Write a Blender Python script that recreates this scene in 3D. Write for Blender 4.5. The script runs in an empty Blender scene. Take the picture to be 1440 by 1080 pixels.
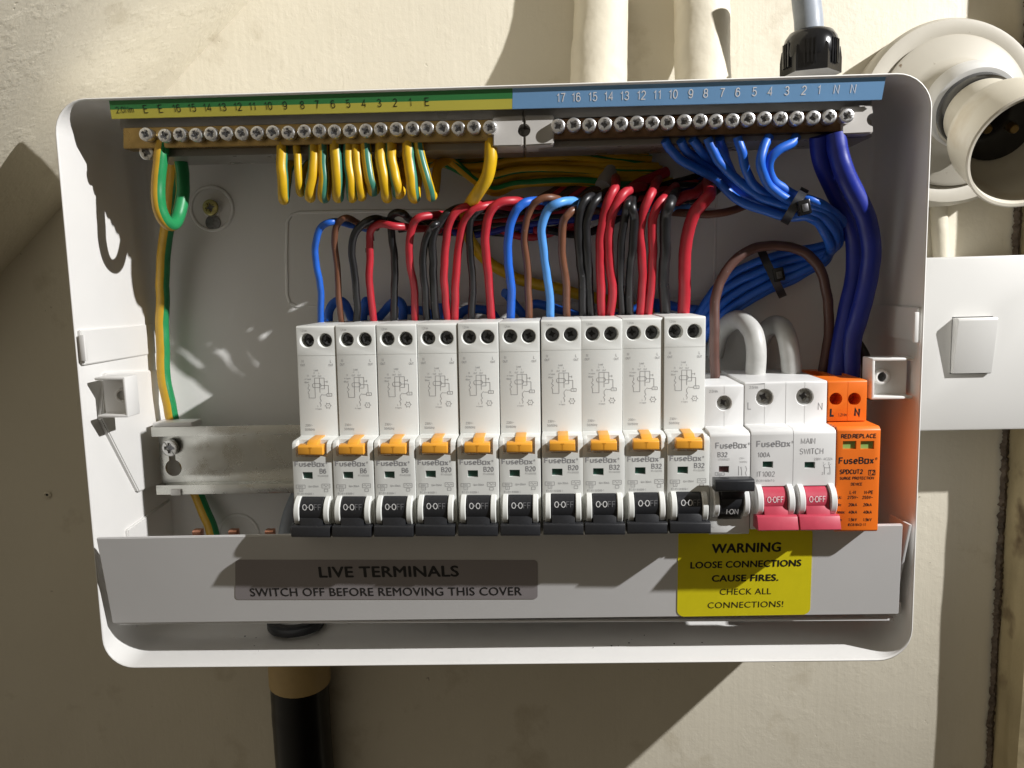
import bpy, bmesh, math, random
from mathutils import Vector, Matrix, Euler
from mathutils import noise as mnoise
random.seed(7)
scene = bpy.context.scene
COL = scene.collection
MM = 0.001                       # everything below is written in millimetres

# ------------------------------------------------------------------ camera (solved from the photograph)
F_PX = 1096.788
CAM = Vector((28.7221, -342.0971, 44.5432))
YAW, PITCH, ROLL = 0.0539, -0.1233, 0.0275
RM = (Matrix.Rotation(YAW, 3, 'Z') @ Matrix.Rotation(PITCH, 3, 'X') @ Matrix.Rotation(ROLL, 3, 'Y'))
cd = bpy.data.cameras.new('camera'); cam = bpy.data.objects.new('camera', cd); COL.objects.link(cam)
cd.sensor_width = 36.0; cd.lens = F_PX / 1440 * 36; cd.clip_start = 0.01; cd.clip_end = 50
r_, f_, u_ = RM.col[0], RM.col[1], RM.col[2]
cam.matrix_world = Matrix(((r_[0], u_[0], -f_[0], CAM[0]*MM), (r_[1], u_[1], -f_[1], CAM[1]*MM), (r_[2], u_[2], -f_[2], CAM[2]*MM), (0, 0, 0, 1)))
scene.camera = cam

# ------------------------------------------------------------------ world and the hand torch at the right
w = bpy.data.worlds.new("World"); scene.world = w; w.use_nodes = True
nt = w.node_tree; bg = nt.nodes['Background']
# a dim room: walls lit by bounce on the upper left, dark brown below
tc = nt.nodes.new('ShaderNodeTexCoord'); dp = nt.nodes.new('ShaderNodeVectorMath'); dp.operation = 'DOT_PRODUCT'
dp.inputs[1].default_value = Vector((-.85, -.15, .42)).normalized()
rp = nt.nodes.new('ShaderNodeValToRGB')
rp.color_ramp.elements[0].position = .3; rp.color_ramp.elements[0].color = (.05, .03, .015, 1)
rp.color_ramp.elements[1].position = 1.0; rp.color_ramp.elements[1].color = (1.7, 1.5, 1.18, 1)
mp = nt.nodes.new('ShaderNodeMapRange'); mp.inputs['From Min'].default_value = -1; mp.inputs['From Max'].default_value = 1
nt.links.new(tc.outputs['Generated'], dp.inputs[0]); nt.links.new(dp.outputs['Value'], mp.inputs['Value']); nt.links.new(mp.outputs['Result'], rp.inputs['Fac'])
nt.links.new(rp.outputs['Color'], bg.inputs['Color']); bg.inputs['Strength'].default_value = 0.19
LPOS = Vector((860, -390, 555))
ld = bpy.data.lights.new('torch', 'SPOT'); lo = bpy.data.objects.new('torch', ld); COL.objects.link(lo)
ld.energy = 80; ld.color = (1.0, .99, .985); ld.shadow_soft_size = 9*MM; ld.spot_size = math.radians(63); ld.spot_blend = 1.0
lo.location = LPOS*MM
aim = Vector((-300, 20, -120)) - LPOS
lo.rotation_euler = aim.to_track_quat('-Z', 'Y').to_euler()
scene.view_settings.view_transform = 'Standard'; scene.view_settings.look = 'None'
scene.view_settings.exposure = 0; scene.view_settings.gamma = 1

# ------------------------------------------------------------------ helpers
def ray(px, py): return RM @ Vector(((px-720)/F_PX, 1, -(py-540)/F_PX))
def at(px, py, Y):                                   # the point at depth Y seen at that pixel of the photograph
    d = ray(px, py); return CAM + d*((Y-CAM.y)/d.y)
def on_plane(px, py, O, n):
    d = ray(px, py); return CAM + d*((O-CAM).dot(n)/d.dot(n))

def mat(name, col, rough=.5, metal=0, spec=.5, noise=0, nscale=200, bump=0, bscale=600, coat=0, bdist=.0003, col2=None, c2scale=60, c2lo=.5, c2hi=.7, rvar=0):
    m = bpy.data.materials.new(name); m.use_nodes = True
    t = m.node_tree; b = t.nodes['Principled BSDF']
    b.inputs['Base Color'].default_value = (*col, 1); b.inputs['Roughness'].default_value = rough
    b.inputs['Metallic'].default_value = metal; b.inputs['Specular IOR Level'].default_value = spec
    b.inputs['Coat Weight'].default_value = coat
    tc = t.nodes.new('ShaderNodeTexCoord')
    src = None
    if noise or col2:
        n = t.nodes.new('ShaderNodeTexNoise'); n.inputs['Scale'].default_value = nscale; n.inputs['Detail'].default_value = 5
        t.links.new(tc.outputs['Object'], n.inputs['Vector'])
        mr = t.nodes.new('ShaderNodeMapRange'); mr.inputs['From Min'].default_value = .3; mr.inputs['From Max'].default_value = .7
        mr.inputs['To Min'].default_value = 1-noise; mr.inputs['To Max'].default_value = 1+noise*.5
        t.links.new(n.outputs['Fac'], mr.inputs['Value'])
        vm = t.nodes.new('ShaderNodeVectorMath'); vm.operation = 'SCALE'; vm.inputs[0].default_value = col
        t.links.new(mr.outputs['Result'], vm.inputs['Scale']); src = vm.outputs['Vector']
        if col2:
            n2 = t.nodes.new('ShaderNodeTexNoise'); n2.inputs['Scale'].default_value = c2scale; n2.inputs['Detail'].default_value = 6
            t.links.new(tc.outputs['Object'], n2.inputs['Vector'])
            m2 = t.nodes.new('ShaderNodeMapRange'); m2.inputs['From Min'].default_value = c2lo; m2.inputs['From Max'].default_value = c2hi
            t.links.new(n2.outputs['Fac'], m2.inputs['Value'])
            mx = t.nodes.new('ShaderNodeMix'); mx.data_type = 'RGBA'
            t.links.new(m2.outputs['Result'], mx.inputs['Factor']); t.links.new(src, mx.inputs['A']); mx.inputs['B'].default_value = (*col2, 1)
            src = mx.outputs['Result']
        t.links.new(src, b.inputs['Base Color'])
    if rvar:
        n3 = t.nodes.new('ShaderNodeTexNoise'); n3.inputs['Scale'].default_value = 90; n3.inputs['Detail'].default_value = 4
        t.links.new(tc.outputs['Object'], n3.inputs['Vector'])
        m3 = t.nodes.new('ShaderNodeMapRange'); m3.inputs['From Min'].default_value = .3; m3.inputs['From Max'].default_value = .7
        m3.inputs['To Min'].default_value = max(.05, rough-rvar); m3.inputs['To Max'].default_value = rough+rvar
        t.links.new(n3.outputs['Fac'], m3.inputs['Value']); t.links.new(m3.outputs['Result'], b.inputs['Roughness'])
    if bump:
        n4 = t.nodes.new('ShaderNodeTexNoise'); n4.inputs['Scale'].default_value = bscale; n4.inputs['Detail'].default_value = 4
        t.links.new(tc.outputs['Object'], n4.inputs['Vector'])
        bp = t.nodes.new('ShaderNodeBump'); bp.inputs['Strength'].default_value = bump; bp.inputs['Distance'].default_value = bdist
        t.links.new(n4.outputs['Fac'], bp.inputs['Height']); t.links.new(bp.outputs['Normal'], b.inputs['Normal'])
    return m

M = {}
M['enc'] = mat('enclosure_plastic', (.75, .74, .715), .38, noise=.03, nscale=30, bump=.12, bscale=900, bdist=.0001, rvar=.07)
M['cover'] = mat('cover_plastic', (.62, .615, .61), .42, noise=.03, nscale=20, bump=.1, bscale=120, bdist=.0002, rvar=.08)
M['white'] = mat('module_plastic', (.71, .72, .69), .42, noise=.03, nscale=60, bump=.1, bscale=2500, bdist=.00005, rvar=.06)
M['white2'] = mat('module_plastic_bright', (.70, .70, .69), .4, noise=.02, nscale=60, rvar=.06)
M['black'] = mat('black_plastic', (.016, .017, .02), .42, noise=.2, nscale=900, bump=.25, bscale=3500, bdist=.0001, rvar=.1)
M['blackgloss'] = mat('black_gloss', (.01, .01, .011), .18, spec=.6)
M['red'] = mat('red_lever', (.48, .05, .085), .4, noise=.08, nscale=300, rvar=.08)
M['yellow'] = mat('amber_tab', (.80, .36, .035), .38, noise=.04)
M['orange'] = mat('orange_plastic', (.82, .17, .012), .45, noise=.05, nscale=80, bump=.1, bscale=2500, bdist=.00005)
M['green_ind'] = mat('indicator_green', (.02, .07, .05), .3)
M['green_win'] = mat('indicator_lime', (.25, .42, .12), .25)
M['brown_ind'] = mat('indicator_brown', (.09, .035, .035), .35)
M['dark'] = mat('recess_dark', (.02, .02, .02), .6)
M['steel'] = mat('zinc_steel', (.62, .62, .60), .28, metal=1, noise=.12, nscale=400, rvar=.12)
M['rail'] = mat('rail_steel', (.55, .55, .51), .3, metal=1, noise=.10, nscale=60, bump=.15, bscale=300, bdist=.0001, rvar=.12)
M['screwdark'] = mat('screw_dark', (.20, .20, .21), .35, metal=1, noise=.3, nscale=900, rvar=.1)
M['chrome'] = mat('screw_chrome', (.90, .90, .90), .30, metal=1, noise=.1, nscale=900, rvar=.06)
M['gold'] = mat('screw_passivated', (.55, .50, .22), .4, metal=1, noise=.3, nscale=500)
M['brass'] = mat('brass', (.46, .32, .13), .32, metal=1, noise=.2, nscale=150, rvar=.12)
M['copper'] = mat('copper', (.62, .30, .20), .38, metal=1, noise=.15, nscale=300)
M['smoke'] = mat('bar_holder_plastic', (.26, .245, .225), .3, noise=.05, rvar=.05)
M['holder'] = mat('bar_end_plastic', (.50, .48, .45), .4, noise=.04)
M['print_grey'] = mat('print_grey', (.27, .27, .28), .6)
M['print_dim'] = mat('print_light_grey', (.40, .40, .40), .6)
M['print_black'] = mat('print_black', (.012, .012, .013), .5)
M['print_white'] = mat('print_white', (.85, .85, .85), .5)
M['print_faint'] = mat('print_shaded', (.22, .22, .23), .5)  # white lever print dimmed in colour, as letters lying in shadow
M['strip_green'] = mat('strip_green', (.045, .24, .07), .35, noise=.06, nscale=40)
M['strip_yellow'] = mat('strip_yellow', (.62, .56, .09), .35, noise=.06, nscale=40)
M['strip_blue'] = mat('strip_blue', (.20, .40, .68), .35, noise=.07, nscale=50)
M['sticker_yellow'] = mat('sticker_yellow', (.80, .70, .015), .38, noise=.03)
M['sticker_grey'] = mat('sticker_silver', (.29, .265, .27), .3, noise=.05, nscale=30)
def wiremat(n, c, r=.40): M[n] = mat(n, c, r, noise=.14, nscale=120, rvar=.1, bump=.22, bscale=260, bdist=.0003, col2=tuple(min(1, x*.5+.22) for x in c), c2scale=420, c2lo=.71, c2hi=.78)
wiremat('w_blue', (.018, .125, .58)); wiremat('w_lblue', (.10, .33, .78)); wiremat('w_red', (.44, .022, .035)); wiremat('w_black', (.013, .013, .014), .36)
wiremat('w_brown', (.16, .065, .035)); wiremat('w_dbrown', (.10, .05, .04), .4); wiremat('w_navy', (.012, .026, .27), .42)
wiremat('w_grey', (.46, .46, .44), .45); wiremat('w_yellow', (.70, .43, .01)); wiremat('w_green', (.02, .27, .09)); wiremat('w_teal', (.05, .22, .15))
wiremat('w_jacket', (.27, .30, .34), .45)
wiremat('w_gold', (.60, .36, .03)); 
M['cream'] = mat('cream_painted_pipe', (.66, .61, .49), .5, noise=.12, nscale=18, bump=.55, bscale=45, bdist=.003, col2=(.40, .31, .18), c2scale=25, c2lo=.56, c2hi=.78)
M['lampcream'] = mat('aged_cream_plastic', (.64, .60, .50), .4, noise=.06, nscale=30, col2=(.42, .33, .20), c2scale=45, c2lo=.58, c2hi=.85, bump=.05)
M['lampbase'] = mat('aged_plastic_dimmed', (.47, .44, .37), .4, noise=.07, nscale=40, col2=(.20, .15, .10), c2scale=240, c2lo=.69, c2hi=.76)  # base colour darkened in place of the dimmer light around the lampholder
M['switch'] = mat('switch_white', (.66, .655, .63), .32, noise=.02, nscale=30)
M['wood'] = mat('old_painted_wood', (.46, .38, .22), .6, noise=.2, nscale=20, bump=.8, bscale=45, bdist=.003, col2=(.16, .11, .06), c2scale=30, c2lo=.56, c2hi=.66)
M['crack'] = mat('rough_gap', (.13, .10, .075), .9, noise=.5, nscale=200, bump=1, bscale=200, bdist=.003)
M['sleeve'] = mat('cream_sleeve', (.50, .36, .16), .5, noise=.05)

def wallmat():
    m = bpy.data.materials.new('cream_wall_paint'); m.use_nodes = True; t = m.node_tree; b = t.nodes['Principled BSDF']
    tc = t.nodes.new('ShaderNodeTexCoord'); N = t.nodes.new; L = t.links.new
    def noise(s, d=5, r=.5):
        n = N('ShaderNodeTexNoise'); n.inputs['Scale'].default_value = s; n.inputs['Detail'].default_value = d; n.inputs['Roughness'].default_value = r
        L(tc.outputs['Object'], n.inputs['Vector']); return n.outputs['Fac']
    def mr(v, a, b2, c=0, d=1):
        x = N('ShaderNodeMapRange'); x.inputs['From Min'].default_value = a; x.inputs['From Max'].default_value = b2
        x.inputs['To Min'].default_value = c; x.inputs['To Max'].default_value = d; L(v, x.inputs['Value']); return x.outputs['Result']
    def mix(f, A, B):
        x = N('ShaderNodeMix'); x.data_type = 'RGBA'; L(f, x.inputs['Factor'])
        for k, v in (('A', A), ('B', B)):
            if isinstance(v, tuple): x.inputs[k].default_value = (*v, 1)
            else: L(v, x.inputs[k])
        return x.outputs['Result']
    c = mix(mr(noise(6), .35, .7), (.75, .70, .575), (.69, .64, .52))
    c = mix(mr(noise(28, 8, .6), .60, .72, 0, .55), c, (.50, .44, .32))
    c = mix(mr(noise(160, 3), .76, .80, 0, .7), c, (.16, .12, .08))
    L(c, b.inputs['Base Color']); b.inputs['Roughness'].default_value = .5
    def bump(h, s, dist, prev=None):
        x = N('ShaderNodeBump'); x.inputs['Strength'].default_value = s; x.inputs['Distance'].default_value = dist; L(h, x.inputs['Height'])
        if prev: L(prev, x.inputs['Normal'])
        return x.outputs['Normal']
    n = bump(noise(14, 4), .2, .003)
    n = bump(noise(420, 4, .6), .22, .0006, n)
    n = bump(mr(noise(60, 6, .6), .5, .62), .14, .0006, n)
    mpg = N('ShaderNodeMapping'); mpg.inputs['Scale'].default_value = (420, 420, 14); L(tc.outputs['Object'], mpg.inputs['Vector'])
    ns = N('ShaderNodeTexNoise'); ns.inputs['Scale'].default_value = 1; ns.inputs['Detail'].default_value = 3; L(mpg.outputs['Vector'], ns.inputs['Vector'])
    n = bump(ns.outputs['Fac'], .25, .0004, n); n = bump(mr(noise(240, 2), .21, .27), .4, .0004, n)
    L(n, b.inputs['Normal']); return m
M['wall'] = wallmat()

class G:
    """collects verts/faces in millimetres; obj() links them as one mesh object"""
    def __init__(s): s.v = []; s.f = []; s.m = []; s.sm = []
    def add(s, vs, fs, mi=0, smooth=False):
        o = len(s.v); s.v += [Vector(p) for p in vs]
        for f in fs: s.f.append([i+o for i in f]); s.m.append(mi); s.sm.append(smooth)
        return s
    def box(s, x0, x1, y0, y1, z0, z1, mi=0, bev=0, rot=None, cen=None):
        bm = bmesh.new(); bmesh.ops.create_cube(bm, size=1)
        for v in bm.verts: v.co = Vector(((x0+x1)/2+v.co.x*(x1-x0), (y0+y1)/2+v.co.y*(y1-y0), (z0+z1)/2+v.co.z*(z1-z0)))
        if bev: bmesh.ops.bevel(bm, geom=bm.edges[:], offset=bev, segments=2, profile=.5, affect='EDGES')
        return s.bm(bm, mi, rot, cen)
    def bm(s, bm, mi=0, rot=None, cen=None, smooth=True):
        bm.verts.index_update(); vs = [v.co.copy() for v in bm.verts]
        if rot is not None:
            c = Vector(cen) if cen is not None else sum(vs, Vector())/len(vs); vs = [c+rot@(p-c) for p in vs]
        fs = [[v.index for v in f.verts] for f in bm.faces]; bm.free(); return s.add(vs, fs, mi, smooth)
    def prism(s, prof, a0, a1, axis='X', mi=0, bev=0, seg=2):
        bm = bmesh.new()
        def P(q, a): return (a, q[0], q[1]) if axis == 'X' else ((q[0], a, q[1]) if axis == 'Y' else (q[0], q[1], a))
        A = [bm.verts.new(P(q, a0)) for q in prof]; B = [bm.verts.new(P(q, a1)) for q in prof]; n = len(prof)
        bm.faces.new(A[::-1]); bm.faces.new(B)
        for i in range(n): bm.faces.new((A[i], A[(i+1) % n], B[(i+1) % n], B[i]))
        bmesh.ops.recalc_face_normals(bm, faces=bm.faces[:])
        if bev: bmesh.ops.bevel(bm, geom=bm.edges[:], offset=bev, segments=seg, profile=.5, affect='EDGES')
        return s.bm(bm, mi)
    def lathe(s, prof, O, ax, n=32, mi=0, smooth=True, closed=False):
        """prof: (radius, distance along axis)"""
        ax = Vector(ax).normalized(); O = Vector(O); e1 = ax.orthogonal().normalized(); e2 = ax.cross(e1); vs = []; fs = []
        for r, d in prof:
            for k in range(n):
                a = 2*math.pi*k/n; vs.append(O+ax*d+(e1*math.cos(a)+e2*math.sin(a))*r)
        m = len(prof)
        for i in range(m-1 if not closed else m):
            j = (i+1) % m
            for k in range(n): fs.append([i*n+k, i*n+(k+1) % n, j*n+(k+1) % n, j*n+k])
        if not closed:
            if prof[0][0] > 1e-6: fs.append(list(range(n))[::-1])
            if prof[-1][0] > 1e-6: fs.append([(m-1)*n+k for k in range(n)])
        return s.add(vs, fs, mi, smooth)
    def tube(s, pts, r, n=12, mi=0, stripe=None, twist=0., sub=7, phase=0, rfun=None, wob=0):
        P = [Vector(p) for p in pts]; Q = []
        E = [P[0]*2-P[1]]+P+[P[-1]*2-P[-2]]
        for i in range(1, len(E)-2):
            for k in range(sub):
                t = k/sub; a, b, c, d = E[i-1], E[i], E[i+1], E[i+2]
                Q.append(.5*((2*b)+(c-a)*t+(2*a-5*b+4*c-d)*t*t+(3*b-a-3*c+d)*t**3))
        Q.append(P[-1].copy()); vs = []; fs = []; ms = []
        if wob:
            sd = Vector((P[0].x*.37, P[0].z*.21, 3.1))
            for i in range(1, len(Q)-1):
                e = min(1, i/6, (len(Q)-1-i)/6); nv = mnoise.noise_vector(Q[i]*.055+sd)+mnoise.noise_vector(Q[i]*.16+sd)*.35; Q[i] = Q[i]+nv*wob*e
        T = (Q[1]-Q[0]).normalized(); U_ = Vector((1, 0, 0)) if abs(T.x) < .8 else Vector((0, 0, 1)); U_ = (U_-T*U_.dot(T)).normalized()
        for i, q in enumerate(Q):
            if i: T = ((Q[min(i+1, len(Q)-1)]-Q[i-1])).normalized(); U_ = (U_-T*U_.dot(T)).normalized()
            V_ = T.cross(U_); rr = r*(rfun(i/(len(Q)-1)) if rfun else 1)
            for k in range(n):
                a = 2*math.pi*k/n+phase+twist*i; vs.append(q+(U_*math.cos(a)+V_*math.sin(a))*rr)
        o = len(s.v); s.v += vs
        for i in range(len(Q)-1):
            for k in range(n):
                s.f.append([o+i*n+k, o+i*n+(k+1) % n, o+(i+1)*n+(k+1) % n, o+(i+1)*n+k]); s.sm.append(True)
                s.m.append(stripe[1] if stripe and k in stripe[0] else mi)
        for b_ in (0, (len(Q)-1)*n): s.f.append([o+b_+k for k in range(n)]); s.m.append(mi); s.sm.append(False)
        return s
    def obj(s, name, mats, parent=None, origin=None, label=None, angle=35, kind=None):
        org = Vector(origin) if origin is not None else (Vector(parent['_o']) if parent is not None and not parent.get('_loc') else Vector((0, 0, 0)))
        me = bpy.data.meshes.new(name); me.from_pydata([tuple((p-org)*MM) for p in s.v], [], s.f)
        mats = mats if isinstance(mats, (list, tuple)) else [mats]
        for x in mats: me.materials.append(M[x] if isinstance(x, str) else x)
        me.polygons.foreach_set('material_index', s.m); me.polygons.foreach_set('use_smooth', s.sm)
        bm = bmesh.new(); bm.from_mesh(me); bmesh.ops.recalc_face_normals(bm, faces=bm.faces[:]); bm.to_mesh(me); bm.free()
        me.set_sharp_from_angle(angle=math.radians(angle)); me.update()
        o = bpy.data.objects.new(name, me); COL.objects.link(o)
        if parent is not None:
            o.parent = parent
            if parent.get('_loc'): o['_loc'] = 1
            o['_o'] = tuple(org)
        else: o.location = org*MM; o['_o'] = tuple(org)
        if label: o['label'] = label
        if kind: o['kind'] = kind
        return o
    def flat(s, polys, mi=0): # list of (list of 3d points)
        for p in polys: s.add(p, [list(range(len(p)))], mi)
        return s

def thing(name, label, cat, loc, group=None, local=False):
    o = bpy.data.objects.new(name, None); COL.objects.link(o); o.empty_display_size = .01
    o.location = Vector(loc)*MM; o['label'] = label; o['category'] = cat; o['_o'] = tuple(loc)
    if local: o['_loc'] = 1
    if group: o['group'] = group
    return o
def tag(o, label, cat, group=None):
    o['label'] = label; o['category'] = cat
    if group: o['group'] = group
    return o

def cut(o, cutters):
    """boolean difference on a finished object, applied once; cutters: G in the same millimetres as the object's own mesh"""
    tmp = []
    for c in cutters:
        k = c.obj('cutter', o.data.materials[:1] and [o.data.materials[0]] or [], origin=(0, 0, 0)); tmp.append(k)
        md = o.modifiers.new('b', 'BOOLEAN'); md.object = k; md.operation = 'DIFFERENCE'; md.solver = 'EXACT'
        k.matrix_world = Matrix.Translation(-Vector(o['_o'])*MM) if not o.get('_loc') else Matrix.Identity(4)
    par = o.parent; o.parent = None; o.matrix_world = Matrix.Identity(4)
    bpy.context.view_layer.update(); dg = bpy.context.evaluated_depsgraph_get()
    me = bpy.data.meshes.new_from_object(o.evaluated_get(dg)); o.modifiers.clear()
    me.name = o.name; me.set_sharp_from_angle(angle=math.radians(32)); o.data = me
    o.parent = par
    if par is None: o.location = Vector(o['_o'])*MM
    for k in tmp: bpy.data.objects.remove(k)
    return o

# ---- a plain grotesque drawn as strokes (cap height 1); ribbons are mitred so that no two faces share a plane
def _arc(cx, cy, rx, ry, a0, a1, n=9):
    return [(cx+rx*math.cos(math.radians(a0+(a1-a0)*i/n)), cy+ry*math.sin(math.radians(a0+(a1-a0)*i/n))) for i in range(n+1)]
A_ = _arc
_O = lambda w, h=1., y=0.: A_(w/2, y+h/2, w/2, h/2, 90, 450, 20)
GL = {
 '0': (.52, [_O(.52)]), '1': (.36, [[(.06, .78), (.2, .84), (.28, 1.0), (.28, 0)]]),
 '2': (.52, [A_(.26, .73, .24, .27, 170, -20, 9)+[(.42, .5), (.03, .06), (.0, 0), (.52, 0)]]),
 '3': (.52, [A_(.25, .75, .22, .25, 165, -80, 9)+[(.2, .53)], A_(.25, .265, .26, .265, 88, -165, 10)]),
 '4': (.55, [[(.41, 0), (.41, 1), (.0, .28), (.55, .28)]]),
 '5': (.52, [[(.48, 1), (.1, 1), (.05, .5)]+A_(.25, .33, .26, .33, 128, -155, 11)]),
 '6': (.52, [A_(.26, .68, .24, .32, 30, 180, 7)+[(.0, .4)]+A_(.26, .32, .26, .32, 180, 510, 16)]),
 '7': (.5, [[(.0, 1), (.5, 1), (.3, .55), (.18, 0)]]),
 '8': (.52, [A_(.26, .75, .215, .25, -90, 270, 14), A_(.26, .265, .26, .265, 90, 450, 16)]),
 '9': (.52, [A_(.26, .32, .24, .32, 210, 360, 7)+[(.52, .6)]+A_(.26, .68, .26, .32, 0, 330, 16)]),
 'A': (.66, [[(0, 0), (.33, 1), (.66, 0)], [(.12, .36), (.54, .36)]]),
 'B': (.58, [[(0, 0), (0, 1), (.3, 1)]+A_(.3, .765, .23, .235, 90, -90, 7)+[(0, .53)], [(.3, .53)]+A_(.31, .265, .27, .265, 90, -90, 7)+[(0, 0)]]),
 'C': (.64, [A_(.34, .5, .34, .5, 40, 320, 16)]),
 'D': (.62, [[(0, 0), (0, 1), (.26, 1)]+A_(.26, .5, .36, .5, 90, -90, 10)+[(0, 0)]]),
 'E': (.54, [[(.54, 1), (0, 1), (0, 0), (.55, 0)], [(0, .53), (.5, .53)]]),
 'F': (.5, [[(.5, 1), (0, 1), (0, 0)], [(0, .52), (.44, .52)]]),
 'G': (.68, [A_(.34, .5, .34, .5, 45, 345, 16)+[(.67, .47), (.38, .47)]]),
 'H': (.58, [[(0, 0), (0, 1)], [(.58, 0), (.58, 1)], [(0, .53), (.58, .53)]]),
 'I': (.0, [[(0, 0), (0, 1)]]), 'J': (.42, [[(.42, 1), (.42, .28)]+A_(.21, .25, .21, .25, 0, -180, 8)]),
 'K': (.58, [[(0, 0), (0, 1)], [(.56, 1), (0, .36)], [(.2, .58), (.6, 0)]]),
 'L': (.46, [[(0, 1), (0, 0), (.46, 0)]]), 'M': (.7, [[(0, 0), (0, 1), (.35, .08), (.7, 1), (.7, 0)]]),
 'N': (.58, [[(0, 0), (0, 1), (.58, 0), (.58, 1)]]), 'O': (.7, [_O(.7)]),
 'P': (.54, [[(0, 0), (0, 1), (.3, 1)]+A_(.3, .74, .25, .26, 90, -90, 8)+[(0, .48)]]),
 'R': (.58, [[(0, 0), (0, 1), (.3, 1)]+A_(.3, .755, .25, .245, 90, -90, 8)+[(0, .51)], [(.3, .51), (.5, .4), (.54, .1), (.6, 0)]]),
 'S': (.56, [A_(.28, .755, .24, .245, 25, 250, 10)+A_(.28, .265, .27, .265, 70, -160, 10)]),
 'T': (.58, [[(0, 1), (.58, 1)], [(.29, 1), (.29, 0)]]), 'U': (.56, [[(0, 1), (0, .3)]+A_(.28, .28, .28, .28, 180, 360, 9)+[(.56, 1)]]),
 'V': (.62, [[(0, 1), (.31, 0), (.62, 1)]]), 'W': (.9, [[(0, 1), (.22, 0), (.45, .92), (.68, 0), (.9, 1)]]),
 'X': (.6, [[(0, 0), (.6, 1)], [(0, 1), (.6, 0)]]), 'Y': (.6, [[(0, 1), (.3, .45), (.6, 1)], [(.3, .45), (.3, 0)]]),
 'a': (.46, [[(.46, .72), (.46, 0)], _O(.46, .72)]), 'u': (.44, [[(0, .72), (0, .22)]+A_(.22, .22, .22, .22, 180, 360, 8)+[(.44, .72)], [(.44, .25), (.44, 0)]]),
 's': (.42, [A_(.21, .535, .19, .185, 25, 250, 9)+A_(.21, .185, .2, .185, 70, -160, 9)]),
 'e': (.48, [[(.02, .37), (.48, .37)]+A_(.24, .36, .24, .36, 0, 315, 14)]),
 'o': (.48, [_O(.48, .72)]), 'x': (.44, [[(0, 0), (.44, .72)], [(0, .72), (.44, 0)]]),
 'm': (.7, [[(0, 0), (0, .72)], [(0, .45)]+A_(.175, .54, .175, .18, 180, 0, 7)+[(.35, 0)], [(.35, .5)]+A_(.525, .54, .175, .18, 180, 0, 7)+[(.7, 0)]]),
 'n': (.42, [[(0, 0), (0, .72)], [(0, .45)]+A_(.21, .5, .21, .22, 180, 0, 8)+[(.42, 0)]]),
 'c': (.42, [A_(.24, .36, .24, .36, 45, 315, 12)]), 'd': (.46, [[(.46, 1), (.46, 0)], _O(.46, .72)]), 'i': (0, [[(0, 0), (0, .72)], [(0, .88), (0, 1)]]), 'l': (0, [[(0, 0), (0, 1)]]),
 'p': (.46, [[(0, .72), (0, -.26)], _O(.46, .72)]), 'y': (.42, [[(0, .72), (.21, 0)], [(.42, .72), (.13, -.26)]]),
 'k': (.42, [[(0, 0), (0, 1)], [(.4, .72), (0, .28)], [(.14, .44), (.42, 0)]]), 'z': (.4, [[(0, .72), (.4, .72), (0, 0), (.4, 0)]]),
 '.': (.0, [[(0, 0), (0, .13)]]), ':': (.0, [[(0, 0), (0, .13)], [(0, .5), (0, .63)]]), '-': (.28, [[(0, .4), (.28, .4)]]), '~': (.4, [[(0, .4), (.1, .5), (.3, .38), (.4, .48)]]),
 '!': (.0, [[(0, .28), (0, 1)], [(0, 0), (0, .13)]]), '/': (.3, [[(0, -.05), (.3, 1.05)]]), '·': (.02, [[(.01, .42), (.01, .58)]]), '=': (.4, [[(0, .32), (.4, .32)], [(0, .55), (.4, .55)]]),
 '(': (.16, [A_(.3, .45, .3, .62, 130, 230, 7)]), ')': (.16, [A_(-.14, .45, .3, .62, 50, -50, 7)]), 'Δ': (.6, [[(0, 0), (.3, 1), (.6, 0), (0, .01)]]),
 '®': (.8, [A_(.4, .5, .4, .5, 0, 360, 18), [(.28, .25), (.28, .75), (.45, .75), (.52, .65), (.45, .52), (.28, .52)], [(.42, .5), (.54, .25)]]),
 ' ': (.2, []), 'ɑ': (.5, [[(.5, .72), (0, .72), (0, 0), (.5, 0)], [(.5, .76), (.5, -.04)]]),
}
_fc = {}
def face_mesh(s):
    if s not in _fc:
        cu = bpy.data.curves.new('t', 'FONT'); cu.body = s; cu.size = 1; cu.resolution_u = 3; cu.fill_mode = 'FRONT'; cu.space_character = 1.04
        o = bpy.data.objects.new('t', cu); COL.objects.link(o)
        bpy.context.view_layer.update(); e = o.evaluated_get(bpy.context.evaluated_depsgraph_get()); me = e.to_mesh()
        _fc[s] = ([(v.co.x, v.co.y) for v in me.vertices], [list(p.vertices) for p in me.polygons])
        e.to_mesh_clear(); bpy.data.objects.remove(o); bpy.data.curves.remove(cu)
    return _fc[s]
def face_text(g, s, O, ex, ez, h, width, bold=0., lift=.07):
    v, f = face_mesh(s); n = ex.cross(ez); xs = [p[0] for p in v]; w = max(xs)-min(xs); sx = width/w; x0 = (max(xs)+min(xs))/2; k = h/.69
    sh = [(0, 0)] if not bold else [(-bold, 0), (bold, 0), (0, bold*.7), (0, -bold*.7), (0, 0)]
    for q, (dx, dz) in enumerate(sh):
        g.add([O+ex*((p[0]-x0)*sx+dx)+ez*(p[1]*k+dz)+n*(lift+.008*q) for p in v], f, 0)
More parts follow.
